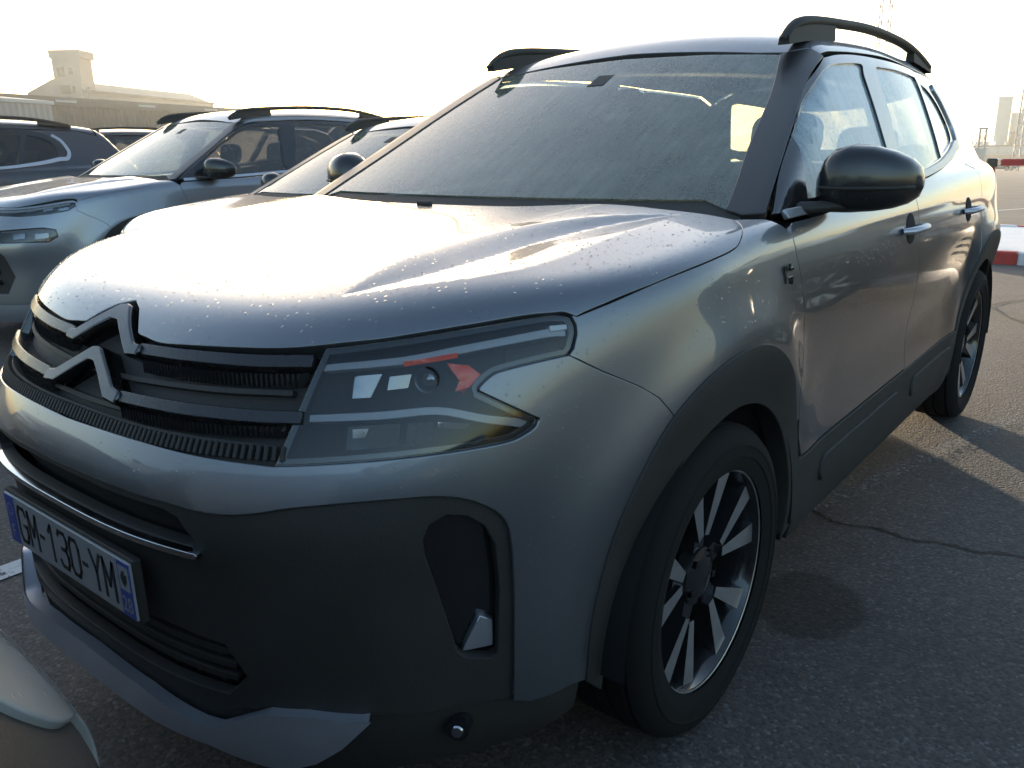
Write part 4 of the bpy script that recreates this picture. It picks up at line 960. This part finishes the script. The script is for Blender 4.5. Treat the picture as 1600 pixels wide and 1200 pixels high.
# ------------------------------------------------------------------ cars
hero=make_car('parked_suv','wet silver grey SUV with double chevron grille, plate reading GM-130-YM')
hero['group']='cars parked in the yard'
def put(src,name,loc,rz,label,swap=None,sc=(1,1,1)):
    c=copy_tree(src); c.name=name; c.location=loc; c.rotation_euler=(0,0,rz); c.scale=sc; c['label']=label; c['category']='car'; c['group']='cars parked in the yard'
    if swap: recolour(c,swap)
    return c
slim=make_car('parked_crossover','pale silver crossover with slim lamp line above square fog lamps',front='slim',paintm='paint_pale',detail=False,glassm='tinted_glass',wsm='windshield_glass')
slim['group']='cars parked in the yard'; slim.location=(-4.95,1.42,0); slim.scale=(.96,.95,.985)
put(slim,'parked_hatchback',(-2.42,1.36,0),0,'low pale hatchback squeezed between the wet SUV and the slim-lamped crossover',None,(.95,.96,.905))
put(hero,'parked_suv',(-8.30,-.12,0),0,'dark SUV with bright curled trim around its rear side window',{'paint_silver':'paint_dark','side_glass':'dark_glass','tinted_glass':'dark_glass'})
put(slim,'parked_crossover',(-11.2,2.9,0),0,'dark car almost hidden behind the crossover, only its roof showing',{'paint_pale':'paint_dark'})
plain=make_car('parked_saloon','grey car parked nose to nose with the wet SUV, only a dewy bumper corner showing',front='plain',paintm='paint_white',detail=False)
plain['group']='cars parked in the yard'; plain.location=(.52,-2.208,0); plain.rotation_euler=(0,0,PI)
put(slim,'parked_crossover',(2.25,5.3,gz(6)),-PI/2,'dark car across the lane, mirrored in the doors of the wet SUV',{'paint_pale':'paint_dark','side_glass':'dark_glass','tinted_glass':'dark_glass'})
put(slim,'parked_crossover',(3.05,-2.35,0),PI,'dark car in the facing row, mirrored in the front wing of the wet SUV',{'paint_pale':'paint_dark','side_glass':'dark_glass','tinted_glass':'dark_glass'})
put(slim,'parked_crossover',(-2.15,-2.45,0),PI,'unseen dark car added in the facing row to shade the front of the wet SUV',{'paint_pale':'paint_dark','side_glass':'dark_glass','tinted_glass':'dark_glass'})  # added out of view to block light from the SUV front

# ------------------------------------------------------------------ barrier, island
mat('red_paint',(.42,.035,.03),.5,var=(6,.3),bump=(60,.2,.002)); mat('white_paint',(.62,.63,.65),.55,var=(5,.2),bump=(60,.2,.002))
mat('concrete',(.32,.31,.30),.85,var=(2,.25),bump=(30,.3,.004)); mat('dark_gravel',(.07,.068,.065),.9,bump=(40,.8,.01),var=(20,.5))
isl=empty('traffic_island',(.85,10.9,gz(10.9)),label='low traffic island with red and white painted kerb blocks and round opening',cat='traffic island')
m=MB(); n=40; RI=.85; HX,HY=1.56,1.62; V=[];F=[]
for i in range(n):                      # white deck with a round opening
    w=2*PI*i/n; k=1/max(abs(math.cos(w)),abs(math.sin(w)))
    V+=[(HX*k*math.cos(w),HY*k*math.sin(w),.165),(RI*1.2*math.cos(w)*.95+.2,RI*math.sin(w)*.62+.55,.165),(RI*1.2*math.cos(w)*.95+.2,RI*math.sin(w)*.62+.55,.02)]
for i in range(n):
    j=(i+1)%n; F+=[(3*i,3*j,3*j+1,3*i+1),(3*i+1,3*j+1,3*j+2,3*i+2)]
m.add(V,F); m.build('deck','white_paint',isl)
m=MB(); m.add([(.2+RI*1.14*math.cos(2*PI*i/n),.55+RI*.62*math.sin(2*PI*i/n),.03) for i in range(n)],[tuple(range(n))]); m.build('opening_floor','dark_gravel',isl)
bl={}
def kerb(x,y,rz,mt):
    if mt not in bl:
        b=MB(); b.box((0,0,.085),(.475,.14,.19),bev=.018); o=b.build('kerb_block',mt,isl); bl[mt]=o.data
    else: o=link('kerb_block',bl[mt],None,isl)
    o.location=(x,y,0); o.rotation_euler=(0,0,rz)
for i in range(1,8):
    x=-1.80+i*.48; c='red_paint' if i%2==0 else 'white_paint'
    kerb(x,-HY-.07,0,c); kerb(x,HY+.07,0,c)
for i in range(7):
    y=-HY+.23+i*.48; c='red_paint' if i%2==0 else 'white_paint'
    kerb(-HX-.07,y,PI/2,c); kerb(HX+.07,y,PI/2,c)
# lifting barrier: post on the island's corner, striped arm across the lane
br=empty('lifting_barrier',(-.22,9.75,gz(9.75)+.16),label='red and white lifting barrier with its arm lowered above the island',cat='barrier')
for k,(z0,z1) in enumerate(((0,.22),(.22,.36),(.36,.58),(.58,.66),(.66,.92))):
    b=MB(); b.box((0,0,(z0+z1)/2),(.07,.07,z1-z0-.004),bev=.006); b.build('post_band','white_paint' if k%2 else 'red_paint',br)
b=MB(); b.box((0,0,.95),(.12,.14,.10),bev=.015); b.build('arm_hinge','dark_chrome',br)
for k in range(7):
    b=MB(); b.box((.10+.5+k*1.0,-.09,.955),(.996,.05,.075),bev=.01); b.build('arm_section','red_paint' if k%2==0 else 'white_paint',br)

# ------------------------------------------------------------------ port sheds on the sun side
mat('sheet_brown',(.115,.088,.07),.7,var=(1.2,.3)); mat('sheet_grey',(.20,.20,.21),.6,var=(1,.15)); mat('roof_dark',(.07,.06,.06),.7,var=(.6,.3))
mat('render_cream',(.25,.215,.19),.85,var=(.4,.2),bump=(3,.3,.05)); mat('window_dark',(.03,.035,.04),.2); mat('steel_grey',(.22,.23,.24),.5,metal=.6)
mat('panel_pale',(.34,.36,.36),.7,var=(.15,.12)); mat('panel_grey',(.30,.32,.33),.7,var=(.1,.2)); mat('brick_red',(.22,.11,.09),.8,var=(.5,.25))
def corrugated(name,A,B,z0,z1,mt,parent,pitch=.75,amp=.12):
    A=np.array(A,float);B=np.array(B,float);L=np.linalg.norm(B-A);t=(B-A)/L;o=np.array((t[1],-t[0]))
    n=int(L/pitch)*4; V=[];F=[]
    for i in range(n+1):
        q=A+t*L*i/n+o*amp*((0,1,1,0)[i%4]); V+=[(q[0],q[1],z0),(q[0],q[1],z1)]
    for i in range(n): F.append((2*i,2*i+2,2*i+3,2*i+1))
    b=MB(); b.add(V,F); return b.build(name,mt,parent)
def prism(name,A,B,depth,z0,z1,mt,parent,ridge=0):
    """box (or gabled body) standing behind the line A-B"""
    A=np.array(A,float);B=np.array(B,float);t=(B-A)/np.linalg.norm(B-A);o=np.array((-t[1],t[0]))*depth
    P=[A,B,B+o,A+o]; b=MB(); V=[(p[0],p[1],z0) for p in P]+[(p[0],p[1],z1) for p in P]; F=[(0,1,5,4),(1,2,6,5),(2,3,7,6),(3,0,4,7)]
    if ridge:
        r0,r1=(A+A+o)/2,(B+B+o)/2; V+=[(r0[0],r0[1],z1+ridge),(r1[0],r1[1],z1+ridge)]; F+=[(4,5,9,8),(6,7,8,9),(5,6,9),(7,4,8)]
    else: F.append((4,5,6,7))
    b.add(V,F); return b.build(name,mt,parent)
wh=empty('warehouse',(-83,30,0),label='long low warehouse of brown corrugated sheet behind the parked cars',cat='warehouse')
A,B=(0,0),(-48,125)
corrugated('wall',A,B,1.2,6.1,'sheet_brown',wh); prism('plinth',A,B,16,-2.5,1.2,'brick_red',wh); prism('back_body',(-.8,.2),(-48.8,125),15,1.2,6.0,'sheet_brown',wh)
A2=(.35,-.15);B2=(-47.6,125.2); prism('roof',A2,B2,17,6.1,6.95,'roof_dark',wh,ridge=.25)
for k in range(8):
    f_=(k+.6)/12; prism('roof_light',(A2[0]-48*f_+.05,A2[1]+125*f_),(A2[0]-48*f_-.9,A2[1]+125*f_+2.4),-.06,6.45,6.65,'panel_pale',wh)
sh=empty('shed',(-62,14,0),label='grey sheet metal shed standing before the brown warehouse',cat='shed')
corrugated('wall',(0,0),(-7.5,15.0),-.5,5.3,'sheet_grey',sh,pitch=.6,amp=.06); prism('body',(-.3,.1),(-7.8,15.1),9,-.5,5.2,'sheet_grey',sh); prism('roof',(.2,-.1),(-7.4,15.2),9.5,5.3,5.55,'panel_pale',sh,ridge=.5)
sl=empty('grain_silo',(-141.5,61,0),label='cream silo with square tower and long gabled hall above the warehouse',cat='silo building')
tw=prism('tower',(0,0),(3.4,2.7),4.2,-3,16.4,'render_cream',sl); prism('tower_crown',(-.25,-.2),(3.6,2.9),4.8,16.4,17.6,'render_cream',sl)
def wins(parent,A,B,rows,mt='window_dark',dpt=.12):
    A=np.array(A,float);B=np.array(B,float);L=np.linalg.norm(B-A);t=(B-A)/L;o=np.array((t[1],-t[0]))
    for (f0,f1,z0,z1) in rows:
        p=A+t*L*f0+o*.02;q=A+t*L*f1+o*.02; prism('window',p,q,-dpt,z0,z1,mt,parent)
wins(sl,(0,0),(3.4,2.7),[(.18,.42,13.6,15.0),(.58,.72,13.9,14.9),(.2,.55,11.0,12.3),(.64,.74,11.2,12.2),(.22,.3,8.6,10.0),(.36,.42,8.6,10.0)])
prism('annex',(-1.4,-.4),(.2,.6),4,-3,12.4,'render_cream',sl); prism('side_wing',(-3.6,-1.0),(-1.2,.2),6,-3,10.2,'render_cream',sl,ridge=.8)
prism('hall',(3.4,2.6),(-16.0,38.0),10,-3,11.4,'render_cream',sl,ridge=2.0); prism('hall_roof_edge',(3.6,2.5),(-15.8,38.0),-.3,11.2,11.6,'roof_dark',sl)
for k in range(7):
    a=.1+.12*k; prism('window',(3.42-19.4*a,2.58+35.4*a),(3.42-19.4*(a+.05),2.58+35.4*(a+.05)),-.15,9.4,10.4,'window_dark',sl)
# lamp posts on the warehouse roof line
for x,y in ((-86.5,40.5),(-92.0,58.0)):
    o=empty('lamp_post',(x-1,y,0),label='thin lamp post beside the silo tower' if y<50 else 'thin lamp post before the gabled silo hall, away from the tower',cat='lamp post',group='lamp posts over the warehouse')
    b=MB(); b.tube([(0,0,-3),(0,0,8.0)],[.09,.05],8); b.build('pole','steel_grey',o); b=MB(); b.box((.25,.1,8.05),(.6,.22,.12),bev=.03); b.build('lamp_head','steel_grey',o)

# ------------------------------------------------------------------ harbour skyline on the far side
sk=empty('silo_tower',(-44.3,300.4,0),label='tall pale concrete tower with a smooth blind face',cat='tower')
prism('shaft',(-1.9,-1.4),(1.5,1.1),3.2,-9,13.4,'panel_pale',sk); prism('head',(-2.0,-1.5),(1.55,1.15),3.3,13.4,14.2,'panel_pale',sk)
s2=empty('silo_block',(-40.6,300.6,0),label='pale stepped silo block right beside the tall tower',cat='silo block')
prism('cells',(-.9,0),(6,5),5,-9,9.3,'panel_pale',s2); prism('headhouse',(.6,1.2),(6,5.1),4,9.3,10.9,'panel_grey',s2); prism('lift_shaft',(-.6,-1.0),(.6,-.1),1.2,-9,3.6,'window_dark',s2)
for k in range(4): prism('pipe',(1.0+k*.9,-.3+k*.65),(1.25+k*.9,-.1+k*.65),-.3,-9,8.6,'panel_grey',s2)
s3=empty('dock_shed',(-50.5,287.5,0),label='long low dock shed with a band of windows below the tower',cat='shed')
prism('lower_wall',(0,0),(14,11),8,-9,-3.0,'brick_red',s3); prism('upper_wall',(-.3,0),(14,11.2),8,-3.0,-.6,'panel_grey',s3); prism('roof',(-.5,-.2),(14.2,11.2),8.5,-.6,-.1,'roof_dark',s3)
for k in range(6): prism('window',(.5+k*2.2,.36+k*1.73),(2.2+k*2.2,1.7+k*1.73),-.15,-2.4,-1.4,'panel_pale',s3)
for k in range(5): prism('roof_vent',(1+k*2.4,2.2+k*1.9),(1.9+k*2.4,2.9+k*1.9),.8,-.1,.9,'panel_grey',s3)
s4=empty('harbour_office',(-58,330,0),label='hazy low blocks beyond the dock shed',cat='building')
prism('wall',(0,0),(9,6),8,-10,1.0,'panel_grey',s4); prism('wall',(-8,-2),(-1,2),8,-10,-2.4,'panel_pale',s4)
wins(s4,(0,0),(9,6),[(.08+.15*k,.15+.15*k,-4,-2) for k in range(6)])
def lattice(name,loc,w0,w1,z0,z1,n,label,cat,th=.07,top=None):
    o=empty(name,(*loc,0),label=label,cat=cat); C=lambda i,z:(lambda w:((-w,-w),(w,-w),(w,w),(-w,w))[i%4]+(z,))((w0+(w1-w0)*(z-z0)/(z1-z0))/2)
    for i in range(4): b=MB(); b.tube([C(i,z0),C(i,z1)],th,6); b.build('leg','steel_grey',o)
    for k in range(n):
        a=z0+(z1-z0)*k/n; c=z0+(z1-z0)*(k+1)/n
        for i in range(4):
            b=MB(); b.tube([C(i,c),C(i+1,c)],th*.6,5); b.build('brace','steel_grey',o)
            b=MB(); b.tube([C(i,a),C(i+1,c)] if k%2 else [C(i+1,a),C(i,c)],th*.6,5); b.build('brace','steel_grey',o)
    return o
lattice('lattice_mast',(-36.5,135.2),1.5,1.3,-3.2,27,14,'thin lattice mast rising above the roof of the wet SUV','mast',.085)
lattice('crane_tower',(-18.6,146.5),1.0,.5,-3.4,12.6,9,'slender lattice crane tower right of the pale silo block','crane',.06)
t5=lattice('steel_frame_tower',(-22.4,140.0),.85,.80,-3.2,2.9,5,'small open steel frame tower left of the tall pale tower','tower',.09)
b=MB(); b.box((0,0,3.0),(1.1,1.1,.2)); b.build('platform','steel_grey',t5); b=MB(); b.box((0,0,-.6),(1.3,1.3,1.6)); b.build('cabin','panel_grey',t5)
o=empty('floodlight_pole',(-25.6,141.0,0),label='short floodlight pole beside the steel frame tower',cat='light pole'); b=MB(); b.tube([(0,0,-3.2),(0,0,2.0)],.05,6); b.build('pole','steel_grey',o); b=MB(); b.box((0,0,2.1),(.45,.2,.22)); b.build('lamp_head','steel_grey',o)
put(slim,'parked_crossover',(-19.8,150,gz(150)),1.3,'small far car by the dock, pale, beyond the red barrier arm',None)
put(slim,'parked_crossover',(-17.0,175,gz(175)),-1.4,'small far car by the dock, dark, beyond the red barrier arm',{'paint_pale':'paint_dark'})

# ------------------------------------------------------------------ morning haze
hz=bpy.data.materials.new('haze'); hz.use_nodes=True; t=hz.node_tree; t.nodes.clear(); vo=t.nodes.new('ShaderNodeVolumePrincipled'); ou=t.nodes.new('ShaderNodeOutputMaterial')
vo.inputs['Color'].default_value=(.86,.9,.9,1); vo.inputs['Density'].default_value=.0005; vo.inputs['Anisotropy'].default_value=.40
t.links.new(vo.outputs[0],ou.inputs['Volume']); M['haze']=hz
b=MB(); b.box((-100,790,-3),(1300,1720,64)); h=b.build('haze','haze'); tag(h,kind='stuff')
